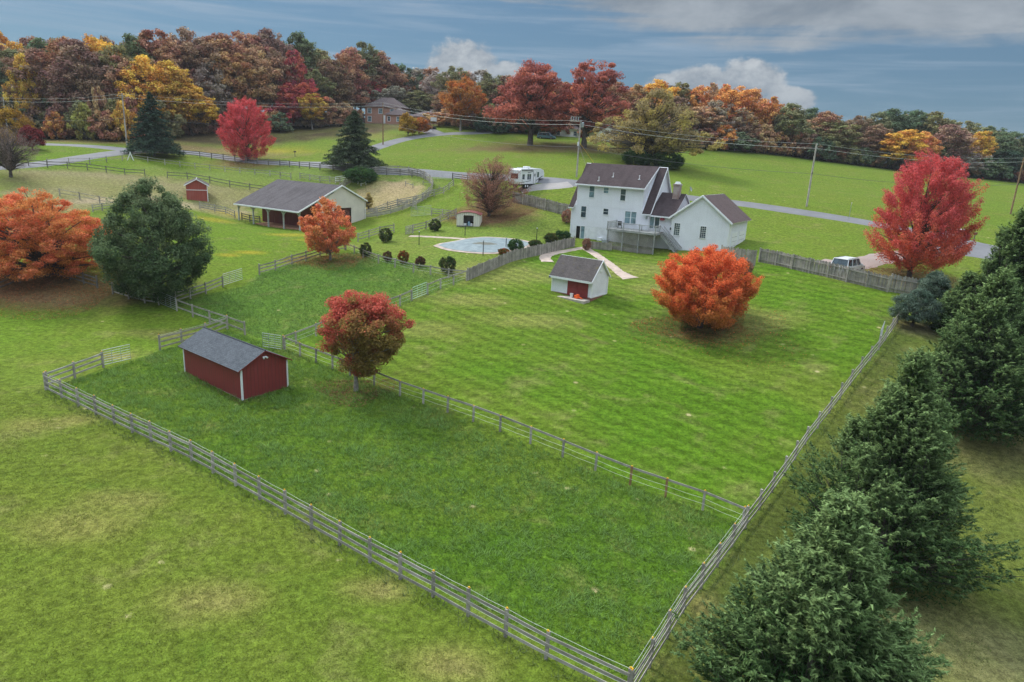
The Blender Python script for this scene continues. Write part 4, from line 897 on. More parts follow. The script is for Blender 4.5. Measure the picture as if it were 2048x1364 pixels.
# split the gable into convex pieces so that the doorway stays open
g = MB(); g.prism([(3.7, -.5), (7.4, -.5), (7.4, 5.9), (3.7, 4.5)], 'x', 15.92, 16.0); g.prism([(11.4, -.5), (14.7, -.5), (14.7, 4.35), (11.4, 5.85)], 'x', 15.92, 16.0); g.prism([(7.4, 3.3), (11.4, 3.3), (11.4, 5.85), (9.1, 6.9), (7.4, 6.2)], 'x', 15.92, 16.0)
g.build('gable_wall', M['tan'], r); MB().box((4.4, 14.6, -.5), (15.9, 14.7, 4.35)).build('side_wall', M['tan'], r)
MB().box((15.6, 7.5, 0), (15.7, 11.3, 3.2)).build('doorway_boards', plain('stall_boards', (.16, .06, .05), .8, .5, 2), r)
Bn.slab('roof', -.3, L + .25, (-.45, 2.98), (9.1, 7.05), M['roof_barn'], .12); Bn.slab('roof', -.3, L + .25, (15.1, 4.28), (9.1, 7.04), M['roof_barn'], .12)
MB().box((-.32, -.56, 2.86), (L + .26, -.45, 3.06)).build('fascia', M['white'], r)
for a, b_ in (((-.45, 2.90), (9.1, 6.98)), ((15.12, 4.20), (9.1, 6.98))):
    poly = [(a[0], a[1]), (a[0], a[1] + .24), (b_[0], b_[1] + .24), (b_[0], b_[1])]
    if a[0] > b_[0]: poly = poly[::-1]
    MB().prism(poly, 'x', L + .253, L + .31).build('rake_board', M['white'], r)
pm = plain('grey_white_post', (.46, .47, .47), .8, .15, 3)
for x in (.15, 4.1, 8.0, 11.9, 15.8):
    o = MB().box((x - .1, -.02, -.5), (x + .1, .18, 2.95)).build('post', pm, r)
    for s_ in (-1, 1):
        if 0 < x + s_ * .7 < 16: q = Matrix.Translation((x, .08, 2.15)) @ Matrix.Rotation(-s_ * R(45) if s_ > 0 else R(180 + 45), 4, 'Y'); MB().box((0, -.05, -.06), (1.0, .05, .06), mat=q).build('knee_brace', pm, o)
MB().box((.0, .0, 2.72), (16, .16, 2.98)).build('header_beam', pm, r)
MB().box((4.0, .4, -.4), (15.9, 3.6, .06)).build('dirt_floor', plain('red_dirt', (.38, .20, .13), .95, .2, 2), r)
MB().tube([(16.1, 14.72, 4.2), (16.1, 14.78, .2)], .05, 6).build('downspout', M['white'], r)

# ---- small far red shed
P = at(392, 401); F = Bld('small_red_shed', 'small faded red shed with white trim far behind the green tree', 'shed', P.x - 1.4, P.y - .6, P.z - .2, R(24)); r = F.root
MB().prism([(0, -.3), (3.6, -.3), (3.6, 3.0), (1.8, 4.0), (0, 3.0)], 'y', 0, 6).build('walls', M['redfar'], r)
F.slab('roof', -.25, 6.2, (-.3, 2.86), (1.8, 4.02), M['roof_shed'], .08, ax='y'); F.slab('roof', -.25, 6.2, (3.9, 2.86), (1.8, 4.02), M['roof_shed'], .08, ax='y')
MB().box((3.5, -.04, -.2), (3.62, .02, 3.0)).build('corner_trim', M['white'], r); MB().box((0, -.05, 2.05), (3.5, -.002, 2.15)).build('door_track', M['white'], r)
for poly in ([(-.32, 2.78), (-.32, 2.92), (1.8, 4.12), (1.8, 3.96)], [(1.8, 3.96), (1.8, 4.12), (3.92, 2.92), (3.92, 2.78)]): MB().prism(poly, 'y', -.31, -.253).build('rake_board', M['white'], r)

# ---- pool shed
P = at(936, 453); F = Bld('pool_shed', 'small cream metal shed with maroon roof and open doorway', 'shed', P.x - 1.85, P.y + .1, P.z, R(-4)); r = F.root
for a in (((0, 0, .08), (1.05, .06, 1.85)), ((2.8, 0, .08), (3.7, .06, 1.85)), ((1.051, 0, 1.75), (2.799, .06, 1.86))): MB().box(*a).build('front_wall', M['cream'], r)
MB().prism([(0, 1.861), (3.7, 1.861), (3.0, 2.12), (1.85, 2.25), (.7, 2.12)], 'y', 0, .06).build('gable', M['cream'], r)
for a in (((0, .061, .08), (.05, 3.0, 1.86)), ((3.65, .061, .08), (3.7, 3.0, 1.86)), ((.05, 2.95, .08), (3.65, 3.0, 1.86))): MB().box(*a).build('side_wall', M['cream'], r)
MB().box((.02, .02, -.25), (3.68, 2.98, .078)).build('floor', M['fence_dark'], r)
mr = plain('maroon_metal', (.22, .07, .07), .5, .15, 2)
MB().prism([(-.12, 1.84), (-.12, 1.92), (.7, 2.2), (1.85, 2.33), (3.0, 2.2), (3.82, 1.92), (3.82, 1.84), (3.0, 2.13), (1.85, 2.26), (.7, 2.13)], 'y', -.12, 3.1).build('roof', mr, r)
MB().box((.85, -.05, .08), (1.1, -.001, 1.75)).build('door_jamb', M['cream'], r); MB().box((2.72, -.05, .08), (2.95, -.001, 1.75)).build('door_jamb', M['cream'], r)
cr = plain('storage_mix', (.55, .62, .68), .6, .4, 4)
for i, (a, nm, lb, ct) in enumerate([((1.25, .5), 'storage_tub', 'white storage tub inside the cream shed doorway', 'tub'), ((1.9, .7), 'pool_chemical_drum', 'pale blue drum in the middle of the cream shed doorway', 'drum'), ((2.35, .5), 'white_jug', 'white jug at the right of the cream shed doorway', 'jug')]):
    t = F.M @ Vector((a[0], a[1], .08)); e = empty(nm, t, .2 * i, lb, ct)
    if i == 0: bevel(MB().box((-.28, -.22, 0), (.28, .22, .34)).box((-.30, -.24, .34), (.30, .24, .39)).build('body', M['whitepl'], e), .02)
    else: MB().lathe([(0, 0), (.2, 0), (.22, .05), (.22, .55 if i == 1 else .3), (.1, .62 if i == 1 else .38), (.08, .72 if i == 1 else .42), (0, .72 if i == 1 else .42)], n=12).build('body', M['bluepl' if i == 1 else 'whitepl'], e)

# ---- brick house beyond the road
P = at(770, 247); F = Bld('brick_house', 'two-storey tan brick house with hip roof at the woods edge', 'house', P.x - 7.6, P.y + 4.0, P.z - .2, R(-12)); r = F.root
MB().box((0, 0, 0), (13, 9, 5.6)).build('main_walls', M['brick_house'], r)
def hip(b, name, x0, y0, x1, y1, z0, rise, m_, ov=.45):
    x0 -= ov; y0 -= ov; x1 += ov; y1 += ov; mb = MB(); w2 = min(x1 - x0, y1 - y0) / 2
    if x1 - x0 > y1 - y0: a, c_ = (x0 + w2, (y0 + y1) / 2, z0 + rise), (x1 - w2, (y0 + y1) / 2, z0 + rise)
    else: a, c_ = ((x0 + x1) / 2, y0 + w2, z0 + rise), ((x0 + x1) / 2, y1 - w2, z0 + rise)
    q = [(x0, y0, z0), (x1, y0, z0), (x1, y1, z0), (x0, y1, z0)]
    if x1 - x0 > y1 - y0: fs = [[q[0], q[1], c_, a], [q[1], q[2], c_], [q[2], q[3], a, c_], [q[3], q[0], a]]
    else: fs = [[q[0], q[1], a], [q[1], q[2], c_, a], [q[2], q[3], c_], [q[3], q[0], a, c_]]
    for f in fs: mb.face(f, 0, [(p[0] if i < 9 else 0, p[1] + p[2]) for i, p in enumerate(f)])
    mb.face(q[::-1], 0, [(0, 0)] * 4); return mb.build(name, m_, b.root)
hip(F, 'roof', 0, 0, 13, 9, 5.6, 3.4, M['roof_far'])
MB().box((9.5, -4.5, 0), (16.5, 3, 3.0)).build('wing_walls', M['brick_house'], r); hip(F, 'wing_roof', 9.5, -4.5, 16.5, 3, 3.0, 2.6, M['roof_far'])
MB().box((16.6, -1.5, 0), (27, 6, 2.9)).build('garage_walls', M['brick_house'], r); hip(F, 'garage_roof', 16.6, -1.5, 27, 6, 2.9, 2.0, M['roof_far'])
for x in (1.0, 5.0, 9.2): F.win(0, 0, 0, 0, 'y', 0, gm='glass_blue', rect=((x, 0, 3.5), (x + 1.3, 0, 5.0)), fr=.12)
F.win(0, 0, 0, 0, 'y', 0, gm='glass_blue', rect=((1.0, 0, .8), (2.3, 0, 2.4)), fr=.12); F.win(0, 0, 0, 0, 'y', -4.5, rect=((10.2, 0, 1.0), (11.0, 0, 2.4)), fr=.12); F.win(0, 0, 0, 0, 'y', -4.5, gm='glass_blue', rect=((13.4, 0, 1.0), (14.6, 0, 2.4)), fr=.12)
MB().box((6.4, -.12, 0), (7.4, -.002, 2.9)).build('entry_door', M['white'], r); MB().box((22.5, 2.6, 3.4), (23.5, 3.4, 5.6)).build('chimney', M['brick_chim'], r)
# ---- white cottages behind the dark red oaks
P = at(1145, 276); F = Bld('white_cottage', 'low white cottage half hidden behind the two dark red oaks', 'house', P.x - 5.6, P.y + 3, P.z - .3, R(-6)); r = F.root
MB().prism([(0, 0), (7, 0), (7, 2.9), (3.5, 4.6), (0, 2.9)], 'x', 0, 12).build('walls', M['white'], r)
F.slab('roof', -.3, 12.3, (-.4, 2.7), (3.5, 4.7), M['roof_far'], .1); F.slab('roof', -.3, 12.3, (7.4, 2.7), (3.5, 4.7), M['roof_far'], .1)
for x in (1.2, 6.0, 9.6): F.win(0, 0, 0, 0, 'y', 0, rect=((x, 0, 1.0), (x + .9, 0, 2.2)), fr=.1)
MB().box((8.0, -.1, 0), (8.9, -.002, 2.1)).build('entry_door', plain('maroon_door', (.2, .03, .04), .5, .1), r)
P = at(1215, 286); F = Bld('white_outbuilding', 'white gabled outbuilding glimpsed through the yellow-leaved tree', 'outbuilding', P.x - 2.6, P.y + 6, P.z - .3, R(-14)); r = F.root
MB().prism([(0, 0), (6, 0), (6, 3.0), (3, 5.0), (0, 3.0)], 'y', 0, 8).build('walls', M['white'], r)
F.slab('roof', -.3, 8.3, (-.4, 2.8), (3, 5.05), M['roof_far'], .1, ax='y'); F.slab('roof', -.3, 8.3, (6.4, 2.8), (3, 5.05), M['roof_far'], .1, ax='y')
F.win(0, 0, 0, 0, 'y', 0, rect=((2.5, 0, 1.1), (3.5, 0, 2.3)), fr=.1)

# ================================================================ POOL
PP = W([(866, 492), (880, 487), (905, 483), (935, 477), (970, 474), (1010, 476), (1045, 480), (1066, 486), (1060, 494), (1036, 500), (1000, 507), (965, 508), (925, 505), (890, 500)])
pc = sum(PP, Vector()) / len(PP); pz = max(gz(p.x, p.y) for p in PP) * .5 + gz(pc.x, pc.y) * .5
e = empty('swimming_pool', (pc.x, pc.y, pz), 0, 'kidney-shaped pool under a blue-grey cover in the fenced back lawn', 'pool')
out = resample([(p.x - pc.x, p.y - pc.y) for p in PP] + [(PP[0].x - pc.x, PP[0].y - pc.y)], .5)[:-1]
def ringat(f, z_, dx=0): return [(p.x * f + dx, p.y * f, z_ if z_ is not None else gz(p.x * f + dx + pc.x, p.y * f + pc.y) - pz + .04) for p in out]
rings = [ringat(1.0, None), ringat(.95, None), ringat(.89, None)]
mb = MB()
for k_ in range(2):
    for i in range(len(out)): j = (i + 1) % len(out); mb.face([rings[k_][i], rings[k_][j], rings[k_ + 1][j], rings[k_ + 1][i]])
mb.build('pool_deck', M['path'], e)
mc, kk, b, o = newmat('pool_cover_fabric'); t = kk.n('ShaderNodeTexCoord').outputs['Object']; nz = kk.noise(t, .9, 6, .7); 
cl = kk.mix(kk.ramp(nz, .35, .65), (.14, .185, .20), (.22, .275, .29)); 
sp_ = kk.n('ShaderNodeVectorMath', operation='LENGTH'); kk.L.new(kk.map(t, (.42, .75, 1)), sp_.inputs[0]); deb = kk.ramp(kk.m('ADD', sp_.outputs['Value'], kk.m('MULTIPLY', kk.m('SUBTRACT', kk.noise(t, 1.3, 5), .5), 1.1)), .55, .85, 1, 0)
kk.L.new(kk.mix(kk.m('MULTIPLY', deb, .85), cl, (.09, .085, .05)), b.inputs['Base Color']); b.inputs['Roughness'].default_value = .6; bump(kk, b, kk.noise(kk.map(t, (.6, 2.5, 1), (0, 0, .3)), 1.0, 4), .12)
mb = MB(); prev = None
for f in (.90, .7, .5, .3, .12):
    cur = [(x, y, z + .03) for x, y, z in ringat(f, None)]
    if prev:
        for i in range(len(out)): j = (i + 1) % len(out); mb.face([prev[i], prev[j], cur[j], cur[i]])
    prev = cur
mb.face(prev); mb.build('pool_cover', mc, e, smooth=True)
for i, (ub, vb, vt, lb) in enumerate([(838, 490, 463, 'dark lamp post left of the covered pool'), (930, 471, 450, 'dark lamp post before the cream pool shed'), (966, 511, 481, 'dark lamp post at the near edge of the pool'), (1073, 480, 456, 'dark lamp post right of the pool, far from the fence'), (1012, 494, 476, 'thin dark post rising beside the pool cover at its right')]):
    P = at(ub, vb); h = top_z(P, vt) - P.z; e = empty('lamp_post', P, 0, lb, 'lamp post', 'lamp posts around the pool')
    MB().lathe([(.06, -.1), (.045, h - .12), (0, h - .12)], n=8).build('pole', M['black'], e); MB().lathe([(.03, h - .12), (.11, h - .08), (.09, h + .02), (.02, h + .05)], n=8).build('lamp_head', M['metal'], e)
# mailbox by the far driveway, basketball hoop
P = at(590, 314); e = empty('mailbox', P, .4, 'black mailbox on a post in the far lawn', 'mailbox'); MB().box((-.06, -.06, -.1), (.06, .06, 1.1)).build('post', M['fence_dark'], e)
MB().prism([(-.14, 1.1), (.14, 1.1), (.14, 1.28), (.08, 1.38), (-.08, 1.38), (-.14, 1.28)], 'x', -.3, .3).build('box', M['black'], e)
P = at(866, 263); e = empty('basketball_hoop', P, .3, 'basketball hoop with white backboard near the brick house drive', 'basketball hoop'); MB().tube([(0, 0, 0), (0, 0, 3.0), (0, -.6, 3.3)], .06, 6).build('pole', M['black'], e)
MB().box((-.9, -.66, 2.9), (.9, -.6, 4.0)).build('backboard', M['whitepl'], e); MB().tube([(.23 * math.cos(a), -.9 + .23 * math.sin(a), 3.05) for a in np.linspace(0, 6.28, 12)], .015, 4).build('rim', M['orange_pl'], e)
P = at(1163, 504); 
# satellite of small things by the house

MB().prism([(16.2, 5.2), (16.2, 5.25), (19.5, 7.86), (19.5, 7.7)], 'y', 3.9, 4.2).build('valley_filler', M['roof_house'], H.root) if False else None

P = at(1947, 483); e = empty('roadside_mailbox', P, .6, 'small brown mailbox on a post by the right end of the road', 'mailbox'); MB().box((-.05, -.05, -.1), (.05, .05, 1.0)).build('post', M['fence_dark'], e)
MB().prism([(-.16, 1.0), (.16, 1.0), (.16, 1.22), (.08, 1.34), (-.08, 1.34), (-.16, 1.22)], 'x', -.32, .32).build('box', plain('brown_mailbox_paint', (.14, .05, .03), .5, .1), e)
P = at(1697, 441); e = empty('marker_post', P, 0, 'thin pale marker post standing at the field edge of the road', 'marker post'); MB().tube([(0, 0, -.2), (0, 0, 2.9)], .035, 6).build('post', M['metal'], e); MB().box((-.05, -.04, 2.6), (.05, -.036, 2.9)).build('reflector', M['whitepl'], e)
P = at(260, 321); e = empty('leaning_white_board', P, .3, 'white boards leaning on the pale fence corner near the side road', 'board')
for i, (a, b_) in enumerate((((-.5, 0, 0), (.2, 0, 1.7)), ((.7, 0, 0), (.1, .05, 1.75)))):
    A_, B2 = Vector(a), Vector(b_); q = Matrix.Translation(A_) @ (B2 - A_).to_track_quat('X', 'Z').to_matrix().to_4x4(); MB().box((0, -.02, -.08), ((B2 - A_).length, .02, .08), mat=q).build('board', M['white'], e)

# ================================================================ VEHICLES
M['paint_white'] = plain('white_car_paint', (.74, .76, .78), .25, .03, 1, spec=.5); M['paint_blue'] = plain('pale_blue_car_paint', (.16, .30, .42), .25, .05, 1, spec=.5); M['paint_black'] = plain('black_car_paint', (.02, .022, .026), .2, .05, 1, spec=.5)
M['paint_silver'] = plain('silver_car_paint', (.5, .52, .55), .25, .05, 1, spec=.5)
M['paint_navy'] = plain('navy_car_paint', (.06, .06, .16), .25, .05, 1, spec=.5); M['tail'] = plain('red_tail_lamp', (.45, .015, .015), .25, .05); M['rim'] = plain('alloy_rim', (.5, .5, .52), .35, .05, metal=.7)
def car(name, label, P, head, L=5.1, Wd=1.95, H=1.85, paint='paint_white', hood=1.35, tailx=.12, roof='paint_white', cat='car'):
    r = empty(name, (P.x, P.y, P.z), head, label, cat); w = Wd / 2; x0, x1 = -L / 2, L / 2; belt = H * .57
    prof = [(x0, .34), (x0 - .02, .62), (x0 + .06, belt), (x1 - hood, belt), (x1 - .25, belt - .12), (x1, belt - .3), (x1, .34)]
    b = MB().prism(prof, 'y', -w, w); o = b.build('body', M[paint], r); bevel(o, .06, 2)
    MB().box((x0 + .1, -w + .06, .22), (x1 - .1, w - .06, .36)).build('underbody', M['black'], r)
    gx0, gx1, rx0, rx1 = x0 + tailx, x1 - hood + .02, x0 + tailx + .28, x1 - hood - .62; t = w - .17; zt = H - .07
    lo = [(gx0, -w + .04), (gx1, -w + .04), (gx1, w - .04), (gx0, w - .04)]; hi = [(rx0, -t), (rx1, -t), (rx1, t), (rx0, t)]
    g = MB(); A_ = [(x, y, belt - .01) for x, y in lo]; B_ = [(x, y, zt) for x, y in hi]
    nm = ['side_window', 'windshield', 'side_window', 'rear_window']
    for i in range(4): j = (i + 1) % 4; MB().face([A_[i], A_[j], B_[j], B_[i]]).build(nm[i], M['glass'], r)
    q = MB(); R_ = [(x * 1.0 + (.03 if x > 0 else -.03), y * 1.04) for x, y in hi]; q.prism(R_, 'z', zt - .015, H); bevel(q.build('roof', M[roof], r), .04, 2)
    for sy in (-1, 1):
        for fx in (0, .36, .7, 1):
            a = Vector((gx0 + (gx1 - gx0) * fx, sy * (w - .03), belt - .01)); c_ = Vector((rx0 + (rx1 - rx0) * fx, sy * (t + .012), zt)); MB().tube([a, c_], [.05, .04], 4).build('pillar', M[paint], r)
    for sx in (x0 + .98, x1 - .95):
        for sy in (-1, 1):
            wl = MB().lathe([(.0, -.11), (.34, -.11), (.37, -.07), (.37, .07), (.34, .11), (.22, .11)], n=18).build('wheel', M['tyre'], r, loc=(sx, sy * (w - .08), .37), rot=(R(-90) * sy, 0, 0))
            MB().lathe([(0, .09), (.22, .09), (.22, .115), (.06, .10), (0, .12)], n=12).build('rim', M['rim'], wl)
    for sy in (-1, 1):
        MB().box((x0 - .035, sy * (w - .13) - .09, .75), (x0 + .05, sy * (w - .13) + .09, belt + .05)).build('tail_light', M['tail'], r)
        MB().box((x1 - .06, sy * (w - .25) - .16, .66), (x1 + .015, sy * (w - .25) + .16, .84)).build('headlight', M['glass_blue'], r)
        MB().box((gx1 - .25, sy * (w + .09) - .1, belt), (gx1 - .1, sy * (w + .09) + .1, belt + .17)).build('wing_mirror', M[paint], r)
    MB().box((x0 - .09, -w + .08, .36), (x0 - .01, w - .08, .56)).build('bumper', M['paint_silver' if paint == 'paint_white' else 'black'], r)
    MB().box((x0 - .045, -.28, .72), (x0 - .022, .28, .88)).build('number_plate', M['whitepl'], r)
    if H > 1.7:
        for sy in (-1, 1): MB().tube([(rx0 + .1, sy * (t - .08), H + .03), (rx1 - .1, sy * (t - .08), H + .03)], .025, 5).build('roof_rail', M['black'], r)
    return r
P = at(1696, 549); car('parked_car', 'white sport utility car parked behind the tall privacy fence', P + Vector((.1, .6, .03)), R(43), 5.3, 2.0, 1.92)
P = at(1093, 279); car('parked_minivan', 'light blue minivan parked under the left dark red oak', P + Vector((0, 2, .1)), R(-14), 5.0, 1.95, 1.8, 'paint_blue', 1.1, roof='paint_silver')
P = at(854, 259); car('black_car', 'dark pickup-like car with pale roof at the brick house drive', P + Vector((0, 1, .1)), R(-8), 5.2, 1.95, 1.65, 'paint_black', 1.4, roof='paint_silver')
P = at(1893, 492); car('parked_sedan', 'white sedan half hidden behind the red maple crown', P + Vector((0, .5, .1)), R(200), 4.6, 1.8, 1.5, 'paint_white', 1.2)
P = at(1912, 484); car('parked_car', 'dark blue car beside the white sedan behind the red maple', P + Vector((1.5, 3.5, .1)), R(190), 4.5, 1.8, 1.5, 'paint_navy', 1.2)
# travel trailer
P = at(1052, 377); r = empty('travel_trailer', (P.x - .1, P.y + 1.6, P.z + .08), R(63), 'large white fifth-wheel camper parked beside the plum-brown tree', 'camper trailer'); pw = M['paint_white']
prof = [(-4.6, .75), (-4.75, 1.2), (-4.7, 3.2), (-4.4, 3.45), (3.6, 3.55), (4.9, 3.3), (5.4, 2.6), (5.2, 1.75), (3.1, 1.75), (2.9, .75)]
b = MB(); b.prism([(-4.6, .75), (-4.75, 1.2), (-4.7, 3.2), (-4.4, 3.45), (2.9, 3.55), (2.9, .75)], 'y', -1.22, 1.22); b.prism([(2.9, 1.75), (2.9, 3.55), (3.6, 3.55), (4.9, 3.3), (5.4, 2.6), (5.2, 1.75)], 'y', -1.2, 1.2); bevel(b.build('body', pw, r), .05, 2)
MB().box((-1.9, -1.232, 1.55), (-.35, -1.221, 2.55)).build('side_window', M['glass'], r); MB().box((-1.15, -1.24, 1.52), (-1.09, -1.233, 2.58)).build('window_bar', M['whitepl'], r)
o = MB().box((.75, -1.25, .9), (1.55, -1.221, 3.0)).build('door', M['whitepl'], r); MB().box((.95, -1.262, 2.1), (1.35, -1.252, 2.6)).build('window', M['glass'], o)
MB().box((.62, -1.24, .85), (.72, -1.222, 3.1)).build('door_seal', M['black'], r); MB().box((1.60, -1.24, .85), (1.68, -1.222, 3.1)).build('door_seal', M['black'], r)
MB().box((2.2, -1.232, 1.95), (2.95, -1.221, 2.9)).build('side_window', M['glass'], r); MB().box((-3.9, -1.232, 1.6), (-3.0, -1.221, 2.5)).build('side_window', M['glass'], r)
MB().box((-4.765, -.75, 1.7), (-4.72, .75, 2.6)).build('rear_window', plain('maroon_tint_glass', (.14, .04, .04), .2, .1), r)
for a in ([(-2.6, 1.15), (-.4, 1.30), (-.4, 1.42), (-2.6, 1.22)], [(1.8, 1.3), (4.6, 2.1), (4.6, 2.25), (1.8, 1.42)], [(-4.5, 1.0), (-2.9, 1.1), (-2.9, 1.2), (-4.5, 1.12)], [(-1.8, 2.75), (.4, 2.95), (.4, 3.05), (-1.8, 2.85)]): MB().prism(a, 'y', -1.228, -1.223).build('decal_stripe', M['black'], r)
bevel(MB().box((-.5, -.5, 3.5), (.6, .5, 3.85)).build('air_conditioner', M['whitepl'], r), .06); 
for x in (-3.2, -2.2, 2.2): MB().box((x - .25, -.3, 3.45), (x + .25, .2, 3.62)).build('roof_vent', M['whitepl'], r)
MB().tube([(-4.2, -1.3, 3.2), (.3, -1.3, 3.25)], .07, 6).build('awning_roll', M['black'], r)
for x in (-2.45, -1.6):
    for sy in (-1, 1): wl = MB().lathe([(0, -.12), (.36, -.12), (.39, -.07), (.39, .07), (.36, .12), (.2, .12)], n=16).build('wheel', M['tyre'], r, loc=(x, sy * 1.1, .39), rot=(R(-90) * sy, 0, 0)); MB().lathe([(0, .10), (.22, .10), (.2, .13), (0, .13)], n=10).build('rim', M['whitepl'], wl)
MB().box((-4.5, -1.0, .5), (2.8, 1.0, .748)).build('chassis', M['black'], r)
for sy in (-.7, .7): MB().box((3.0, sy - .06, .0), (3.12, sy + .06, 1.74)).build('landing_leg', M['black'], r)

# ================================================================ POLES AND WIRES
POL = [(18, 282, 195, 'pole', 'weathered utility pole at the far left edge of the woods'), (254, 291, 187, 'pole', 'pale utility pole before the woods, left of the tall spruce'), (766, 290, 205, 'pole_brown', 'brown utility pole in front of the brick house'),
       (1153, 354, 240, 'pole', 'tall utility pole with equipment behind the white house roof'), (1613, 413, 287, 'pole', 'bare grey utility pole standing beside the road in the big green field'), (2021, 428, 315, 'pole_brown', 'brown utility pole behind the rightmost cedars')]
PT = []
for i, (u, v, vt, mt, lb) in enumerate(POL):
    P = at(u, v); h = top_z(P, vt) - P.z; r = empty('utility_pole', P, 0, lb, 'utility pole', 'utility poles along the road'); PT.append((P, h))
    MB().tube([(0, 0, -.3), (0, 0, h * .5), (0, 0, h)], [.17, .15, .12], 10).build('pole', M[mt], r)
    for q, dz in enumerate((.25, .75)): MB().lathe([(.03, 0), (.07, .03), (.05, .1), (.07, .15), (0, .2)], n=8).build('insulator', M['metal'], r, loc=(.14, -.05, h - dz))
    MB().box((-.02, -.22, h * .52), (.02, -.1, h * .56)).build('cable_bracket', M['black'], r)
    if i == 1: MB().box((-.9, -.22, h - .55), (.9, -.12, h - .42)).build('crossarm', M[mt], r)
    if i == 3:
        o = MB().box((-1.9, -.25, h - .35), (.2, -.12, h - .22)).build('crossarm', M['pole'], r)
        MB().box((-1.9, -.25, h + .45), (.1, -.12, h + .55)).build('crossarm', M['pole'], r)
        for x in (-1.8, -1.35, -.9, -.45): MB().lathe([(.09, 0), (.11, .1), (.09, .62), (.04, .7), (0, .7)], n=8).build('fuse_cutout', M['metal'], r, loc=(x, -.18, h - .22))
        MB().lathe([(0, 0), (.25, 0), (.27, .1), (.27, .8), (.2, .9), (0, .9)], n=12).build('transformer', M['metal'], r, loc=(.42, -.1, h - 1.3))
        MB().box((-.05, -.32, h * .55), (-.3, -.12, h * .62)).build('junction_box', M['whitepl'], r)
        MB().tube([(0, 0, h * .62), (5.5, -1.0, gz(P.x + 5.5, P.y - 1) - P.z)], .022, 4).build('guy_wire', M['yellow'], r)
Pn = PT[-1][0] + Vector((42, -14, -5)); PT.append((Pn, PT[-1][1])); Pm = PT[0][0] + Vector((-45, 12, 1)); PT.insert(0, (Pm, PT[0][1]))
def span(a, b, sag, rad, mb): mb.tube([a.lerp(b, t) - Vector((0, 0, sag * 4 * t * (1 - t))) for t in np.linspace(0, 1, 13)], rad, 4, cap=False)
for nm, dz, frac, rad, off, lb in (('power_line', -.05, 1.0, .013, .14, 'topmost thin power line strung along the roadside poles'), ('power_line', -.8, 1.0, .02, .14, 'thicker power line just below the top of the roadside poles'), ('telephone_cable', 0, .53, .024, 0, 'low dark telephone cable strung halfway up the roadside poles')):
    mb = MB()
    for i in range(len(PT) - 1):
        (A_, ha), (B_, hb) = PT[i], PT[i + 1]; span(A_ + Vector((off, -.15, ha * frac + dz)), B_ + Vector((off, -.15, hb * frac + dz)), .018 * (B_ - A_).length, rad, mb)
    tag(mb.build(nm, M['cable'] if frac < 1 else M['wire']), lb, 'cable')
A_, ha = PT[4]; mb = MB(); span(A_ + Vector((0, 0, ha * .6)), H.M @ Vector((1.0, 8.5, 6)), 1.0, .02, mb); tag(mb.build('service_cable', M['cable']), 'thin service cable running from the equipment pole to the white house', 'cable')

# ================================================================ TREES
def fol(name, A, B=None, obj=False, trans=.38, hv=.5, gain=(.68, 1.5)):
    m_ = bpy.data.materials.new(name); m_.use_nodes = True; nt = m_.node_tree; nt.nodes.clear(); kk = N(nt)
    lv = kk.n('ShaderNodeAttribute', attribute_name='lv').outputs['Fac']; cv = kk.n('ShaderNodeAttribute', attribute_name='cv').outputs['Fac']
    if obj:
        base = kk.n('ShaderNodeObjectInfo').outputs['Color']; hs = kk.n('ShaderNodeHueSaturation'); kk.L.new(base, hs.inputs['Color'])
        kk.L.new(kk.m('ADD', .5, kk.m('MULTIPLY', kk.m('SUBTRACT', cv, .5), .055)), hs.inputs['Hue']); kk.L.new(kk.m('ADD', .8, kk.m('MULTIPLY', cv, .4)), hs.inputs['Value']); c_ = hs.outputs[0]
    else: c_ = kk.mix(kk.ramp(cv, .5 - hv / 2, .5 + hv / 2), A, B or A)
    f = kk.m('ADD', gain[0], kk.m('MULTIPLY', lv, gain[1] - gain[0])); cc = kk.n('ShaderNodeCombineXYZ')
    for i in range(3): kk.L.new(f, cc.inputs[i])
    c_ = kk.mix(1.0, c_, cc.outputs[0], 'MULTIPLY')
    d = kk.n('ShaderNodeBsdfDiffuse'); t = kk.n('ShaderNodeBsdfTranslucent'); x = kk.n('ShaderNodeMixShader'); x.inputs[0].default_value = trans
    kk.L.new(c_, d.inputs[0]); kk.L.new(c_, t.inputs[0]); kk.L.new(d.outputs[0], x.inputs[1]); kk.L.new(t.outputs[0], x.inputs[2])
    o = kk.n('ShaderNodeOutputMaterial'); kk.L.new(x.outputs[0], o.inputs[0]); return m_
def unit(v): return v / (np.linalg.norm(v, axis=1, keepdims=True) + 1e-9)
def tri_mesh(name, C, Nn, S, mat, lv, cv, A=None, asp=.62, rg=None):
    """one triangle per leaf: centres C, normals Nn, sizes S, optional long axis A"""
    rg = rg or rng; n = len(C)
    if A is None: A = rg.normal(size=(n, 3))
    t1 = unit(A - Nn * (A * Nn).sum(1, keepdims=True)); t2 = np.cross(Nn, t1); S = S[:, None]
    V = np.stack([C + t1 * S, C - t1 * S * .6 + t2 * S * asp, C - t1 * S * .6 - t2 * S * asp], 1).reshape(-1, 3)
    me = np_mesh(name, V, np.arange(n * 3).reshape(n, 3), mat)
    for nm, a in (('lv', lv), ('cv', cv)):
        at_ = me.attributes.new(nm, 'FLOAT', 'FACE'); at_.data.foreach_set('value', np.ascontiguousarray(a, np.float32))
    me.update(calc_edges=True); return me
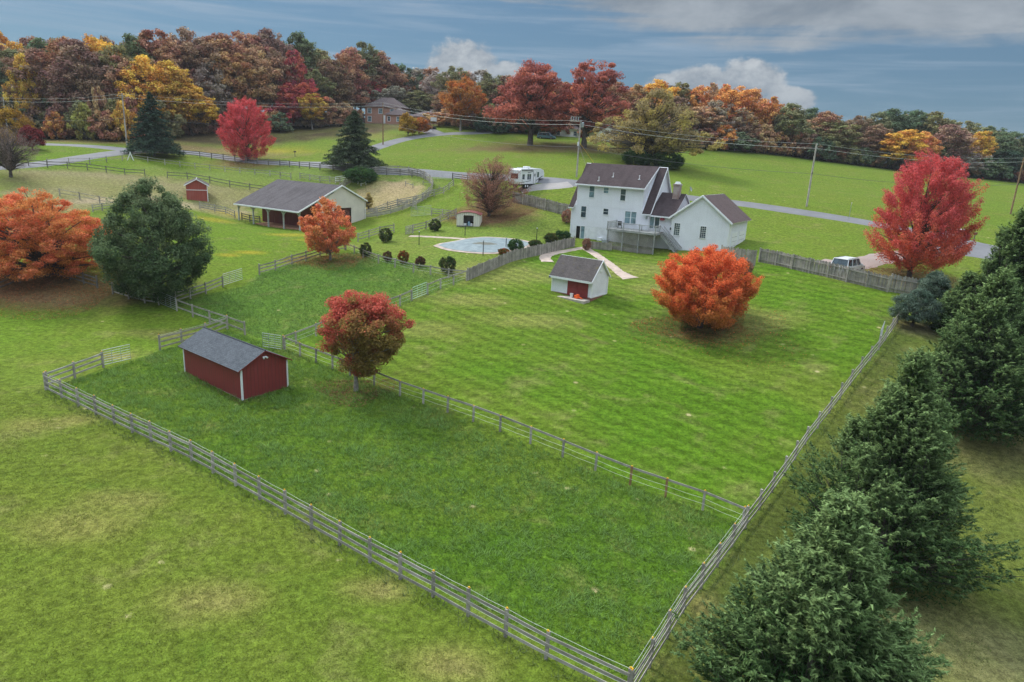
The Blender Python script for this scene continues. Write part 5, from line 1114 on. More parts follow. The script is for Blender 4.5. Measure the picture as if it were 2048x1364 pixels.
def clumps(seed, Wd, H, z0, prof, nc, lob=.13, inner=.38):
    rg = np.random.default_rng(seed); hs = np.linspace(0, 1, 200); pr = np.interp(hs, [p[0] for p in prof], [p[1] for p in prof]); cdf = np.cumsum(pr ** 1.3 + .03); cdf /= cdf[-1]
    h = np.interp(rg.random(nc), cdf, hs); th = rg.random(nc) * 2 * np.pi; p1, p2, p3 = rg.random(3) * 6.28
    lb = 1 + lob * np.sin(2 * th + p1 + 5 * h) + lob * .8 * np.sin(5 * th + p2 - 8 * h) + lob * .5 * np.sin(9 * th + p3 + 13 * h)
    f = rg.random(nc) ** inner; rr = Wd / 2 * np.interp(h, hs, pr) * f * lb
    return np.stack([rr * np.cos(th), rr * np.sin(th), z0 + H * h], 1), h, th, f, rg
def crown_mesh(name, mat, seed, Wd, H, z0, prof, nc, cr, nl, ls, up=.5, el=1.0, elup=.6, flat=.75, lob=.13, inner=.38, cvfn=None, asp=.62, droop=0):
    C, h, th, f, rg = clumps(seed, Wd, H, z0, prof, nc, lob, inner)
    w_ = rg.uniform(.6, 1.4, nc); cnt = np.maximum(3, (nl * w_ / w_.sum()).astype(int)); idx = np.repeat(np.arange(nc), cnt); n = len(idx)
    out = np.stack([np.cos(th), np.sin(th), np.full(nc, elup)], 1); out = unit(out)
    d = unit(rg.normal(size=(n, 3))); r = rg.random(n) ** .45; csz = cr * rg.uniform(.65, 1.35, nc)
    o = d * r[:, None] * csz[idx][:, None]; o[:, 2] *= flat
    if el > 1: s_ = rg.uniform(-.5, 1, n)[:, None] * csz[idx][:, None] * (el - 1); o = o * (1 - .45 * np.clip(s_ / (cr * (el - 1) + 1e-6), 0, 1)) + out[idx] * s_
    if droop: o[:, 2] -= droop * (np.hypot(o[:, 0], o[:, 1]) ** 2) / cr
    P = C[idx] + o; P[:, 2] = np.maximum(P[:, 2], .15)
    Nn = unit(d * .8 + np.array([0, 0, up]) + rg.normal(size=(n, 3)) * .55)
    cv = rg.random(nc) if cvfn is None else cvfn(C, h, th, rg)
    me = tri_mesh(name, P, Nn, ls * rg.uniform(.6, 1.35, n), mat, rg.random(n), np.clip(cv[idx] + rg.normal(size=n) * .08, 0, 1), asp=asp, rg=rg)
    return me, C, f
def trunk_mesh(name, mat, C, f, h_tr, r0, top, seed=0, nl=46, rl=.05, split=.25, start=.15, twigs=0, bend=.04, zmin=None):
    rr = random.Random(seed); mb = MB(); bx = [rr.uniform(-1, 1) * bend * top for _ in range(2)]
    def ax(z): t = z / top; return Vector((bx[0] * math.sin(t * 2.2), bx[1] * math.sin(t * 2.9), z))
    zs = [-.25, .0, .12 * top, .3 * top, .5 * top, .7 * top, .88 * top]; mb.tube([ax(z) for z in zs], [r0 * 1.6, r0 * 1.2, r0 * .95, r0 * .75, r0 * .5, r0 * .28, r0 * .08], 9, cap=False)
    order = sorted(range(len(C)), key=lambda i: -f[i]); ch = rr.sample(order[:max(nl, len(order) * 3 // 4)], min(nl, len(order)))
    for i in ch:
        c_ = Vector(C[i]); zt = max(h_tr, min(top * .8, c_.z * (.35 + .35 * rr.random()) - .3)); a = ax(zt); L = (c_ - a).length
        m1 = a.lerp(c_, .35) + Vector((0, 0, L * .08)); m2 = a.lerp(c_, .7) + Vector((rr.uniform(-1, 1), rr.uniform(-1, 1), rr.uniform(.2, 1))) * L * .05
        w0 = min(r0 * .5, rl * (1 + L * .35)); mb.tube([a, m1, m2, c_], [w0, w0 * .7, w0 * .42, w0 * .14], 5, cap=False)
    return mb.mesh(name, mat, True)
ROUND = [(0, .35), (.12, .75), (.3, .97), (.5, 1), (.7, .86), (.88, .55), (1, .12)]
OVAL = [(0, .28), (.15, .72), (.32, 1), (.5, .95), (.7, .74), (.88, .42), (1, .08)]
DOME = [(0, .7), (.1, .95), (.3, 1), (.55, .93), (.78, .68), (.93, .36), (1, .08)]
EGG = [(0, .45), (.12, .8), (.28, .98), (.42, 1), (.6, .86), (.8, .58), (.93, .3), (1, .06)]
def tree(name, label, ub, vb, ul, ur, vt, vc, mat, cat='tree', prof=ROUND, nc=150, cr=.9, nl=30000, ls=.11, seed=1, bark='barkm', r0=.2, group=None, P=None, rot=0, trunk=True, nlimb=46, Wm=None, Ht=None, topadj=0, cn='crown', **kw):
    P = P or at(ub, vb); k_ = pxm(P); Wd = Wm or (ur - ul) / k_; Ht = Ht or (top_z(P, vt) - P.z) * (1 - topadj); zc = max(.1, (vb - vc) / k_); cx_ = ((ul + ur) / 2 - ub) / k_ if ul is not None else 0
    root = empty(name, P, rot, label, cat, group); z0 = zc + cr * .3; H = Ht - z0 - cr * .45
    me, C, f = crown_mesh(cn, mat, seed, Wd - cr * 1.3, H, z0, prof, nc, cr, nl, ls, **kw)
    o = link(cn, me, root); o.location.x = cx_ * .8
    if trunk: link('trunk', trunk_mesh('trunk', M[bark], C + np.array([cx_ * .8, 0, 0]), f, zc * .8, r0, Ht, seed, nlimb), root)
    return root, P, Wd, Ht
F_ = {}
F_['orange'] = fol('orange_red_leaves', (.70, .22, .11), (.62, .27, .09)); F_['orange2'] = fol('bright_orange_leaves', (.72, .185, .07), (.55, .21, .06))
F_['orange3'] = fol('light_orange_leaves', (.72, .24, .13), (.66, .29, .11)); F_['red'] = fol('crimson_leaves', (.60, .125, .125), (.64, .165, .10)); F_['pinkred'] = fol('rose_red_leaves', (.68, .13, .15), (.56, .10, .10))
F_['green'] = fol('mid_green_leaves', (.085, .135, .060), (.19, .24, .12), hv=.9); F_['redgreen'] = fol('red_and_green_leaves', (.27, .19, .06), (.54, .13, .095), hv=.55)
F_['holly'] = fol('blue_green_holly_leaves', (.075, .12, .085), (.15, .20, .15), hv=.9); F_['plum'] = fol('plum_brown_leaves', (.28, .14, .10), (.36, .20, .14)); F_['oakred'] = fol('dark_red_oak_leaves', (.36, .12, .10), (.52, .18, .12))
F_['yellowbr'] = fol('yellow_olive_leaves', (.30, .235, .12), (.46, .37, .12), hv=.5); F_['farorange'] = fol('far_orange_leaves', (.50, .17, .05), (.42, .20, .06)); F_['willow'] = fol('gold_brown_leaves', (.30, .17, .03), (.42, .27, .04))
F_['maroon'] = fol('maroon_leaves', (.17, .03, .035), (.24, .045, .045)); F_['twig'] = fol('purplish_twigs', (.20, .145, .125), (.27, .20, .18), trans=.05); F_['bush'] = fol('bush_leaves', (.045, .085, .03), (.10, .10, .035), hv=.8); F_['bushred'] = fol('reddish_bush_leaves', (.14, .06, .04), (.10, .09, .04), hv=.8)
F_['bushgreen'] = fol('plain_bush_leaves', (.035, .085, .03), (.07, .13, .04), hv=.8); F_['bushor'] = fol('orange_tipped_bush_leaves', (.32, .09, .03), (.12, .11, .03), hv=.7)
tree('orange_maple', 'wide orange maple with dark trunk at the left edge', 97, 553, -55, 208, 362, 548, F_['orange'], prof=DOME, nc=520, cr=.85, nl=110000, ls=.10, seed=3, r0=.3, flat=.55, inner=.33, lob=.1, elup=.15, el=1.25, nlimb=90, topadj=.06)
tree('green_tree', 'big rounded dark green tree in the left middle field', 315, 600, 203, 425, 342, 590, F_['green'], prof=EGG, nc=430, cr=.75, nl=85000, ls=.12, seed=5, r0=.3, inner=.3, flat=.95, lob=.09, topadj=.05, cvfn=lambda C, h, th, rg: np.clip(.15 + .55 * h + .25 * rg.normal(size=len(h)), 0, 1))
tree('small_orange_maple', 'small orange maple in front of the tan barn gable', 661, 520, 593, 714, 392, 508, F_['orange3'], prof=OVAL, nc=170, cr=.6, nl=26000, ls=.12, seed=8, r0=.15, elup=1.2, el=1.7, bark='bark_pale', topadj=.03)
def rg_cv(C, h, th, rg): return np.clip(.10 + .85 * np.clip(h - .5, 0, 1) * 2.0 + .35 * (np.cos(th - 2.6) > .3) + rg.normal(size=len(h)) * .22, 0, 1)
tree('red_green_maple', 'maple turning from green to red beside the middle paddock fence', 712, 781, 640, 824, 572, 748, F_['redgreen'], prof=[(0, .12), (.12, .4), (.3, .72), (.5, .9), (.7, 1), (.86, .82), (1, .3)], nc=230, cr=.62, nl=48000, ls=.095, seed=12, r0=.17, bark='bark_pale', lob=.2, cvfn=rg_cv, topadj=.04)
tree('round_orange_maple', 'perfectly round bright orange maple on the mown lawn', 1400, 655, 1299, 1504, 484, 646, F_['orange2'], prof=[(0, .35), (.1, .72), (.28, .98), (.45, 1), (.65, .88), (.85, .58), (1, .12)], nc=480, cr=.58, nl=115000, ls=.085, seed=15, r0=.25, inner=.34, flat=.8, lob=.15, elup=.9, el=2.2, topadj=.07, cvfn=lambda C, h, th, rg: np.clip(.85 - 1.0 * h + rg.normal(size=len(h)) * .25, 0, 1))
tree('red_maple', 'tall crimson maple behind the end of the privacy fence', 1818, 552, 1738, 1922, 300, 538, F_['red'], prof=[(0, .42), (.08, .76), (.2, .97), (.4, 1), (.6, .9), (.78, .72), (.9, .48), (1, .15)], nc=520, cr=.62, nl=120000, ls=.085, seed=19, r0=.26, inner=.36, elup=1.2, el=2.7, lob=.1, nlimb=80, topadj=.02, cvfn=lambda C, h, th, rg: np.clip(.95 - 1.3 * h + rg.normal(size=len(h)) * .25, 0, 1))
tree('holly_tree', 'rounded grey-green holly at the corner of lawn and fence', 1824, 652, 1778, 1876, 572, 640, F_['holly'], prof=DOME, nc=170, cr=.42, nl=26000, ls=.07, seed=22, r0=.14, inner=.25, lob=.07, topadj=.05)
tree('holly_tree', 'smaller round holly bush behind the front one', 1862, 606, 1832, 1891, 538, 602, F_['holly'], prof=ROUND, nc=120, cr=.42, nl=17000, ls=.08, seed=23, r0=.12, inner=.25, lob=.07, topadj=.05)
tree('plum_tree', 'wide plum-brown tree nearly leafless beside the camper', 978, 432, 918, 1044, 312, 425, F_['plum'], prof=[(0, .5), (.15, .85), (.4, 1), (.65, .85), (.85, .55), (1, .15)], nc=260, cr=.85, nl=24000, ls=.12, seed=25, r0=.24, elup=1.2, el=2.2, inner=.55, nlimb=150, asp=.35)
tree('bare_tree', 'leafless purplish tree at the far left above the orange maple', 22, 354, -28, 76, 256, 340, F_['twig'], prof=ROUND, nc=220, cr=.8, nl=14000, ls=.20, seed=27, r0=.25, elup=1.3, el=2.6, inner=.5, nlimb=170, asp=.09)
tree('maroon_tree', 'small maroon-leaved tree just behind the leafless left tree', 66, 300, 38, 94, 252, 292, F_['maroon'], prof=DOME, nc=60, cr=.9, nl=7000, ls=.2, seed=28, r0=.15)
tree('gold_tree', 'drooping gold-brown tree at the left edge before the woods', 30, 290, -14, 74, 214, 286, F_['willow'], prof=DOME, nc=90, cr=1.1, nl=11000, ls=.22, seed=29, r0=.25, droop=.3)
tree('oval_red_maple', 'oval rose-red maple between the two dark spruces', 497, 322, 443, 544, 194, 318, F_['pinkred'], prof=[(0, .3), (.1, .72), (.3, 1), (.55, .95), (.78, .75), (.92, .45), (1, .15)], nc=330, cr=.7, nl=60000, ls=.115, seed=31, r0=.22, elup=1.6, el=2.6, topadj=.02, lob=.08)
tree('far_orange_tree', 'pale orange tree with tall trunk beyond the far lawn', 921, 262, 877, 975, 150, 235, F_['farorange'], prof=ROUND, nc=130, cr=1.3, nl=15000, ls=.27, seed=33, r0=.3, bark='bark_pale')
tree('red_oak', 'broad dark red oak standing left of the equipment pole', 1060, 291, 978, 1150, 116, 257, F_['oakred'], prof=[(0, .6), (.15, .95), (.4, 1), (.62, .85), (.8, .55), (1, .35)], nc=190, cr=1.7, nl=28000, ls=.32, seed=35, r0=.7, flat=.6, lob=.2, nlimb=90, inner=.42, topadj=.02)
tree('red_oak', 'dark red oak with a ragged see-through top, right of the equipment pole', 1167, 296, 1105, 1262, 116, 260, F_['oakred'], prof=[(0, .5), (.15, .85), (.4, 1), (.55, .85), (.7, .65), (.85, .7), (1, .5)], nc=150, cr=1.5, nl=19000, ls=.32, seed=37, r0=.7, flat=.6, lob=.25, nlimb=110, inner=.5, topadj=.02)
tree('yellow_tree', 'sprawling yellow-olive tree on the hill behind the white house', 1294, 330, 1186, 1412, 172, 308, F_['yellowbr'], prof=[(0, .8), (.2, 1), (.4, .85), (.65, .62), (.85, .4), (1, .15)], nc=200, cr=1.5, nl=20000, ls=.28, seed=39, r0=.6, flat=.6, lob=.25, nlimb=140, inner=.5)
for a in [('weeping orange-green tree in front of the brick house wing', 816, 271, 792, 838, 224, 'willow', 41), ('pinkish orange small tree right of the brick house wing', 838, 268, 825, 862, 232, 'farorange', 42), ('pale gold shrub-like tree left of the brick house', 684, 248, 652, 712, 196, 'willow', 43),
          ('narrow yellow-green tree right of the far dark car', 905, 250, 888, 922, 210, 'yellowbr', 44), ('yellow-leaved thin tree at the corner of the barn', 737, 418, 728, 747, 384, 'yellowbr', 45)]:
    tree('small_tree', a[0], a[1], a[2], a[3], a[4], a[5], a[2] - 4, F_[a[6]], prof=DOME, nc=50, cr=.9 if a[7] < 45 else .35, nl=5000, ls=.2 if a[7] < 45 else .1, seed=a[7], r0=.12)
# bushes
for lb, u, v, ul, ur, vt, mt, sd_ in [('ball-shaped dark bush behind the narrow wooden gate', 869, 462, 858, 881, 438, 'bush', 51), ('ball-shaped dark bush touching the three-board fence', 771, 484, 759, 784, 455, 'bush', 52), ('small round bush just right of the small orange maple', 731, 513, 720, 742, 485, 'bush', 53),
        ('small reddish round bush, first in the row along the single rail', 775, 523, 767, 784, 501, 'bushred', 54), ('orange-tipped round bush along the single rail', 806, 527, 796, 817, 500, 'bushor', 55), ('small reddish round bush left of the largest rail-side bush', 840, 534, 831, 850, 512, 'bushred', 56),
        ('largest ball-shaped bush along the single rail', 895, 546, 879, 911, 511, 'bush', 57), ('big round green bush behind the picket fence at the pool', 1031, 503, 1016, 1046, 477, 'bushgreen', 58), ('low yellowish bush beside the pool and picket fence', 1007, 509, 996, 1018, 497, 'bushor', 59),
        ('low round bush behind the picket fence right of the pool', 1070, 494, 1058, 1083, 480, 'bush', 60), ('round light green bush near the house corner', 1101, 487, 1088, 1115, 466, 'bush', 61), ('round dark green bush touching the house corner', 1124, 481, 1110, 1139, 459, 'bushgreen', 62),
        ('purple-brown shrub behind the left corner of the white house', 1133, 446, 1122, 1143, 418, 'plum', 63), ('dark green juniper below the second spruce', 722, 366, 694, 753, 334, 'bushgreen', 64), ('brown leafless shrub before the privacy fence behind the round maple', 1489, 548, 1474, 1503, 520, 'plum', 65),
        ('grey shrub at the left end of the low dark pickets', 1172, 500, 1164, 1181, 476, 'plum', 66), ('dark shrub mass under the yellow-olive tree', 1270, 330, 1245, 1302, 296, 'bushgreen', 67), ('second dark shrub mass under the yellow-olive tree', 1335, 338, 1300, 1362, 302, 'bushgreen', 68)]:
    P = at(u, v); k_ = pxm(P); Wd = (ur - ul) / k_
    tree('bush', lb, u, v, ul, ur, vt, v, F_[mt], cat='bush', prof=[(0, .62), (.22, .93), (.5, 1.05), (.78, .86), (1, .4)], nc=110, cr=Wd * .12, nl=7500, ls=Wd * .024 + .02, seed=sd_, r0=.05, inner=.16, lob=.03, Wm=Wd * 1.12, nlimb=10, cn='foliage')

# ---- conifers
def spruce_mesh(seed, H, Wd, mat, nb=34, n_per=9, droop=.18, ls=.28, z0=.6, dens=1.0):
    """whorled boughs with hanging sprays"""
    rg = np.random.default_rng(seed); C, A, NN, cv = [], [], [], []; mb = MB(); mb.tube([(0, 0, -.2), (0, 0, H * .5), (0, 0, H * .98)], [H * .018, H * .011, .02], 8, cap=False)
    for q in range(int(nb * n_per)):
        t = rg.random() ** 1.25; z = z0 + (H - z0) * t; Rr_ = Wd / 2 * ((1 - t) ** .82 + .02) * rg.uniform(.72, 1.08); th = rg.random() * 6.283
        ln = max(.3, Rr_); n = int(38 * dens * (ln / 2.2 + .35)); s_ = rg.random(n) ** .7; rad = np.array([math.cos(th), math.sin(th), 0]); tn = np.array([-math.sin(th), math.cos(th), 0])
        rise = .22 * ln * (1 if t > .5 else .35)
        x = s_ * ln; zz = z + rise * s_ - droop * ln * s_ ** 2.2 + .12 * ln * np.clip(s_ - .82, 0, 1) * 4; side = rg.normal(size=n) * .16 * ln * (1.1 - s_) ** .7 + rg.normal(size=n) * .05
        P = x[:, None] * rad + side[:, None] * tn; P[:, 2] = zz - np.abs(rg.normal(size=n)) * .14 * (1 + ln * .12); C.append(P)
        a = rad * .8 + tn * np.sign(side)[:, None] * .7 + np.array([0, 0, -.35]) + rg.normal(size=(n, 3)) * .3; A.append(a); NN.append(unit(rg.normal(size=(n, 3)) * .5 + np.array([0, 0, .9]))); cv.append(np.full(n, rg.random() * .6) + .4 * s_)
        if q % 3 == 0: mb.tube([(0, 0, z), tuple(rad * ln * .5 + np.array([0, 0, z + rise * .5 - droop * ln * .2])), tuple(rad * ln * .92 + np.array([0, 0, z + rise * .92 - droop * ln * .83]))], [.06, .04, .01], 4, cap=False)
    C = np.concatenate(C); A = np.concatenate(A); NN = np.concatenate(NN); cv = np.concatenate(cv); C[:, 2] = np.maximum(C[:, 2], .12); n = len(C)
    return tri_mesh('foliage', C, NN, ls * rg.uniform(.6, 1.3, n), mat, rg.random(n), cv, A=A, asp=.30, rg=rg), mb.mesh('trunk', M['barkm'], True)
def cedar_mesh(seed, H, Wd, mat, nb=260, pl=9, ls=.16, dens=26, leaders=4, ptip=1.12):
    """dense conical cedar: boughs sweep up and out and end in feathery plumes"""
    rg = np.random.default_rng(seed); C, A, NN, cv = [], [], [], []; mb = MB()
    tops = [(0, 0, H)]; tw = [1.0]
    for q in range(leaders - 1):
        a = 6.28 * (q * .618 + .1 * rg.random()); f = rg.uniform(.07, .30); tops.append((f * Wd * math.cos(a), f * Wd * math.sin(a), H * (1 - 1.75 * f) * rg.uniform(.94, 1.08))); tw.append(rg.uniform(.30, .42))
    for tx, ty, th_ in tops: mb.tube([(0, 0, -.2), (tx * .6, ty * .6, th_ * .45), (tx, ty, th_ * .98)], [.28 * H / 12, .16 * H / 12, .015], 7, cap=False)
    ph = rg.random(3) * 6.28; up = np.array([0, 0, 1.0])
    def plume(base, ax, L, tone, hgt):
        n = int(dens * L); s_ = rg.random(n) ** .75; wid = .17 * L * (1.08 - s_)
        sd_ = unit(rg.normal(size=(n, 3))); sd_ = sd_ - ax * (sd_ @ ax)[:, None]
        C.append(base + ax * (s_ * L)[:, None] + sd_ * wid[:, None]); A.append(ax * .9 + sd_ * .8 + rg.normal(size=(n, 3)) * .12)
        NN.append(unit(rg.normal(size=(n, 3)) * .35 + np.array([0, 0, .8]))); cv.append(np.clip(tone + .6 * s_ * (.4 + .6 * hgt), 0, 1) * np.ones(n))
    for q in range(nb):
        main = rg.random() < .52; ti = 0 if main else rg.integers(1, len(tops)); tx, ty, th_ = tops[ti]
        t = .98 * rg.random() ** (1.25 if main else .8); t = t if main else .40 + .58 * t; th = rg.random() * 6.283
        prof = min(1.0, .72 + 2.0 * t) * (1 - t) ** ptip / (.9); lob = 1 + .15 * math.sin(2 * th + ph[0] + 4 * t) + .12 * math.sin(5 * th + ph[1] + 9 * t)
        Rr_ = Wd / 2 * prof * lob * rg.uniform(.78, 1.08) * (1 if main else tw[ti] * 1.9); zb = th_ * t; ctr = np.array([tx * min(1, t * 1.2), ty * min(1, t * 1.2), 0])
        rad = np.array([math.cos(th), math.sin(th), 0]); tn = np.array([-math.sin(th), math.cos(th), 0]); up_ = .35 + 1.0 * t
        tip = ctr + rad * Rr_ + up * (zb + .25 + Rr_ * .16); tone = .05 + .22 * rg.random() + .15 * t
        mb.tube([tuple(ctr + up * max(.3, zb - Rr_ * .25)), tuple(ctr * .5 + tip * .5 - up * Rr_ * .08), tuple(tip)], [.05, .035, .01], 4, cap=False)
        bs = (.32 + .42 * Rr_ / (Wd / 2)) * H / 12
        for p in range(pl):
            w_ = rg.uniform(0, 1); ax = rad * rg.uniform(.4, 1.0) + tn * rg.normal() * .45 + up * up_ * rg.uniform(.5, 1.3); ax /= np.linalg.norm(ax)
            base = tip - (rad * .8 + up * .15) * w_ * bs * 3.0 + tn * rg.normal() * bs * .8 * (.5 + w_) + up * rg.normal() * bs * .4
            plume(base, ax, rg.uniform(.45, .95) * (.72 + .28 * H / 12), tone, t)
    for tx, ty, th_ in tops:
        for q in range(16): h = rg.random(); a = rg.random() * 6.28; ax = np.array([math.cos(a) * .5, math.sin(a) * .5, 1.0]); ax /= np.linalg.norm(ax); plume(np.array([tx, ty, th_ - .2 - 1.6 * h]) + ax * np.array([.4, .4, 0]) * h, ax, .6, .3, 1.0)
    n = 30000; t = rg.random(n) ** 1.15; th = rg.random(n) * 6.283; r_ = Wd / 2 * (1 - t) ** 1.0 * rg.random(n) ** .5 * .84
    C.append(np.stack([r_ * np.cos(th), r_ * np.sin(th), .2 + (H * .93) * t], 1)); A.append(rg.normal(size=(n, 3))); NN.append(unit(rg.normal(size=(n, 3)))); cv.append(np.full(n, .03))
    C = np.concatenate(C); A = np.concatenate(A); NN = np.concatenate(NN); cv = np.concatenate(cv); C[:, 2] = np.maximum(C[:, 2], .1); n = len(C)
    return tri_mesh('foliage', C, NN, ls * rg.uniform(.55, 1.25, n), mat, rg.random(n), cv, A=A, asp=.26, rg=rg), mb.mesh('trunk', M['barkm'], True)
F_['spruce'] = fol('dark_spruce_needles', (.030, .058, .042), (.07, .11, .075), hv=.9, trans=.08); F_['spruce2'] = fol('grey_green_spruce_needles', (.042, .068, .038), (.11, .14, .08), hv=.9, trans=.08)
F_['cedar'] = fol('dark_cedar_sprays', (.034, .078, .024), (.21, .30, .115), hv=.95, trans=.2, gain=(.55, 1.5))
for lb, u, v, wpx, vt, mt, sd_, dr in [('dark blue-green spruce with sweeping lower boughs by the side road', 309, 312, 112, 184, 'spruce', 71, .30), ('broad olive-dark spruce in front of the far driveway', 710, 332, 128, 219, 'spruce2', 72, .34)]:
    P = at(u, v); Ht = top_z(P, vt) - P.z; fo, tr = spruce_mesh(sd_, Ht, wpx / pxm(P), F_[mt], nb=40, n_per=9, droop=dr, ls=.30, z0=Ht * .10); r = empty('spruce_tree', P, 0, lb, 'spruce'); link('foliage', fo, r); link('trunk', tr, r)
# the row of cedars along the right fence
CED = [(at(1605, 1450), 1026, 8.3, 'nearest pale-tipped cedar filling the lower right corner', 81, 1640), (at(1752, 1120), 725, 10.5, 'tall broad cedar rising behind the nearest one', 82, 1800), (at(1935, 845), 556, 11.8, 'dark cedar behind the tall broad one, cut by the right edge', 83, 1985),
       (at(1985, 690), 425, 10.5, 'pointed dark cedar below the brown utility pole', 84, 2020), (at(1912, 668), 556, 5.5, 'smaller cedar top between holly and pointed cedar', 85, 1960)]
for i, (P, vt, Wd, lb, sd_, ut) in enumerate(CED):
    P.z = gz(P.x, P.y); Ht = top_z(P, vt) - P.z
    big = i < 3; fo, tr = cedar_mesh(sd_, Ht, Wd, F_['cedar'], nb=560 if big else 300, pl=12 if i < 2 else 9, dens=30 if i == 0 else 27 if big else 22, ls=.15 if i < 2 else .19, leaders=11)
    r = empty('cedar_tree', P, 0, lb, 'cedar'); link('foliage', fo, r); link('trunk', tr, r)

# fallen leaves under the crowns
def litter(name, specs, mat, seed):
    rg = np.random.default_rng(seed); PP_ = []
    for u, v, r_, n in specs:
        P = at(u, v); a = rg.random(n) * 6.283; q = r_ * np.sqrt(rg.random(n)) * (1 + .25 * np.sin(3 * a + seed)); PP_.append(np.stack([P.x + q * np.cos(a), P.y + q * np.sin(a) * .85], 1))
    B = np.concatenate(PP_); n = len(B); Z = HG(B[:, 0], B[:, 1]) + rg.uniform(.015, .05, n)
    me = tri_mesh(name, np.stack([B[:, 0], B[:, 1], Z], 1), unit(rg.normal(size=(n, 3)) * .35 + [0, 0, 1]), rg.uniform(.04, .09, n), mat, rg.random(n), rg.random(n), rg=rg); return tag(link(name, me), kind='stuff')
litter('fallen_leaves', [(1400, 655, 5.5, 3500), (1440, 668, 8, 1500), (97, 570, 9, 9000), (661, 522, 5, 3000)], fol('fallen_orange_leaves', (.45, .15, .06), (.30, .14, .07), gain=(.6, 1.4)), 5)
litter('fallen_leaves', [(985, 430, 7, 9000), (712, 781, 3, 1500), (1818, 556, 6, 4000), (497, 326, 6, 3500), (1110, 297, 18, 9000)], fol('fallen_russet_leaves', (.30, .13, .09), (.22, .11, .07), gain=(.6, 1.4)), 6)

# ================================================================ WOODS
F_['wood'] = fol('woodland_leaves', None, obj=True, gain=(.62, 1.4), trans=.18)
VAR = []
for s_, prof, nc, cr, nl, fl, inn, el in [(101, DOME, 95, 1.5, 9500, .6, .33, 1.2), (102, EGG, 95, 1.35, 9500, .75, .33, 1.2), (103, ROUND, 90, 1.5, 9000, .65, .36, 1.3), (104, [(0, .5), (.2, .8), (.5, 1), (.75, .85), (.9, .55), (1, .25)], 100, 1.4, 9500, .6, .35, 1.3),
                                     (105, [(0, .3), (.3, .7), (.6, 1), (.8, .85), (1, .35)], 60, 1.3, 5200, .6, .5, 1.5), (106, DOME, 55, 1.2, 4600, .6, .55, 1.7), (107, [(0, .4), (.3, .8), (.55, .95), (.8, 1), (1, .5)], 75, 1.35, 7500, .55, .4, 1.3)]:
    me, C, f = crown_mesh('crown', F_['wood'], s_, 10.5, 13.6 if s_ < 105 else 12.5, 5.2, prof, int(nc * 1.6), cr, int(nl * 1.5), .30, flat=fl, inner=inn, el=el, lob=.2, elup=.9, up=.6)
    VAR.append((me, trunk_mesh('trunk', M['barkm'] if s_ % 2 else M['bark_pale'], C, f, 5, .26, 18.5, s_, 26, rl=.045)))
LOWV = []
for s_ in (111, 112, 113):
    me, C, f = crown_mesh('crown', F_['wood'], s_, 8.5, 7.2, .8, DOME, 70, 1.1, 6500, .34, flat=.75, inner=.3, el=1.2, lob=.18, elup=.7)
    LOWV.append((me, trunk_mesh('trunk', M['barkm'], C, f, 1.2, .16, 7.6, s_, 16)))
PAL = {'rust': (0.415, 0.216, 0.139), 'brown': (0.331, 0.216, 0.146), 'maroon brown': (.34, .20, .15), 'orange': (0.645, 0.299, 0.114), 'golden': (0.709, 0.427, 0.095), 'olive': (0.261, 0.248, 0.120), 'green': (0.152, 0.197, 0.107), 'tawny': (0.491, 0.293, 0.159),
       'red': (0.543, 0.120, 0.114), 'dark green': (0.069, 0.114, 0.075), 'grey-brown': (0.338, 0.287, 0.242), 'yellow-green': (0.389, 0.389, 0.120)}
LM = [(-60, 'the far left edge'), (120, 'the leafless tree'), (254, 'the pale utility pole'), (330, 'the dark spruce'), (497, 'the oval red maple'), (610, 'the mailbox lawn'), (700, 'the second spruce'), (775, 'the brick house'), (870, 'the far dark car'), (925, 'the pale orange tree'),
      (1010, 'the gap before the oaks'), (1080, 'the left red oak'), (1180, 'the right red oak'), (1300, 'the yellow-olive tree'), (1400, 'the far hill lawn'), (1500, 'the hill crest'), (1613, 'the bare grey pole'), (1720, 'the pole and red maple gap'), (1830, 'the crimson maple'), (1930, 'the crimson maple right side'), (2021, 'the brown utility pole'), (2120, 'the far right edge')]
def near(u):
    return min(LM, key=lambda a: abs(a[0] - u))
_seen = {}
ORD = ['', 'second ', 'third ', 'fourth ', 'fifth ', 'sixth ', 'seventh ']
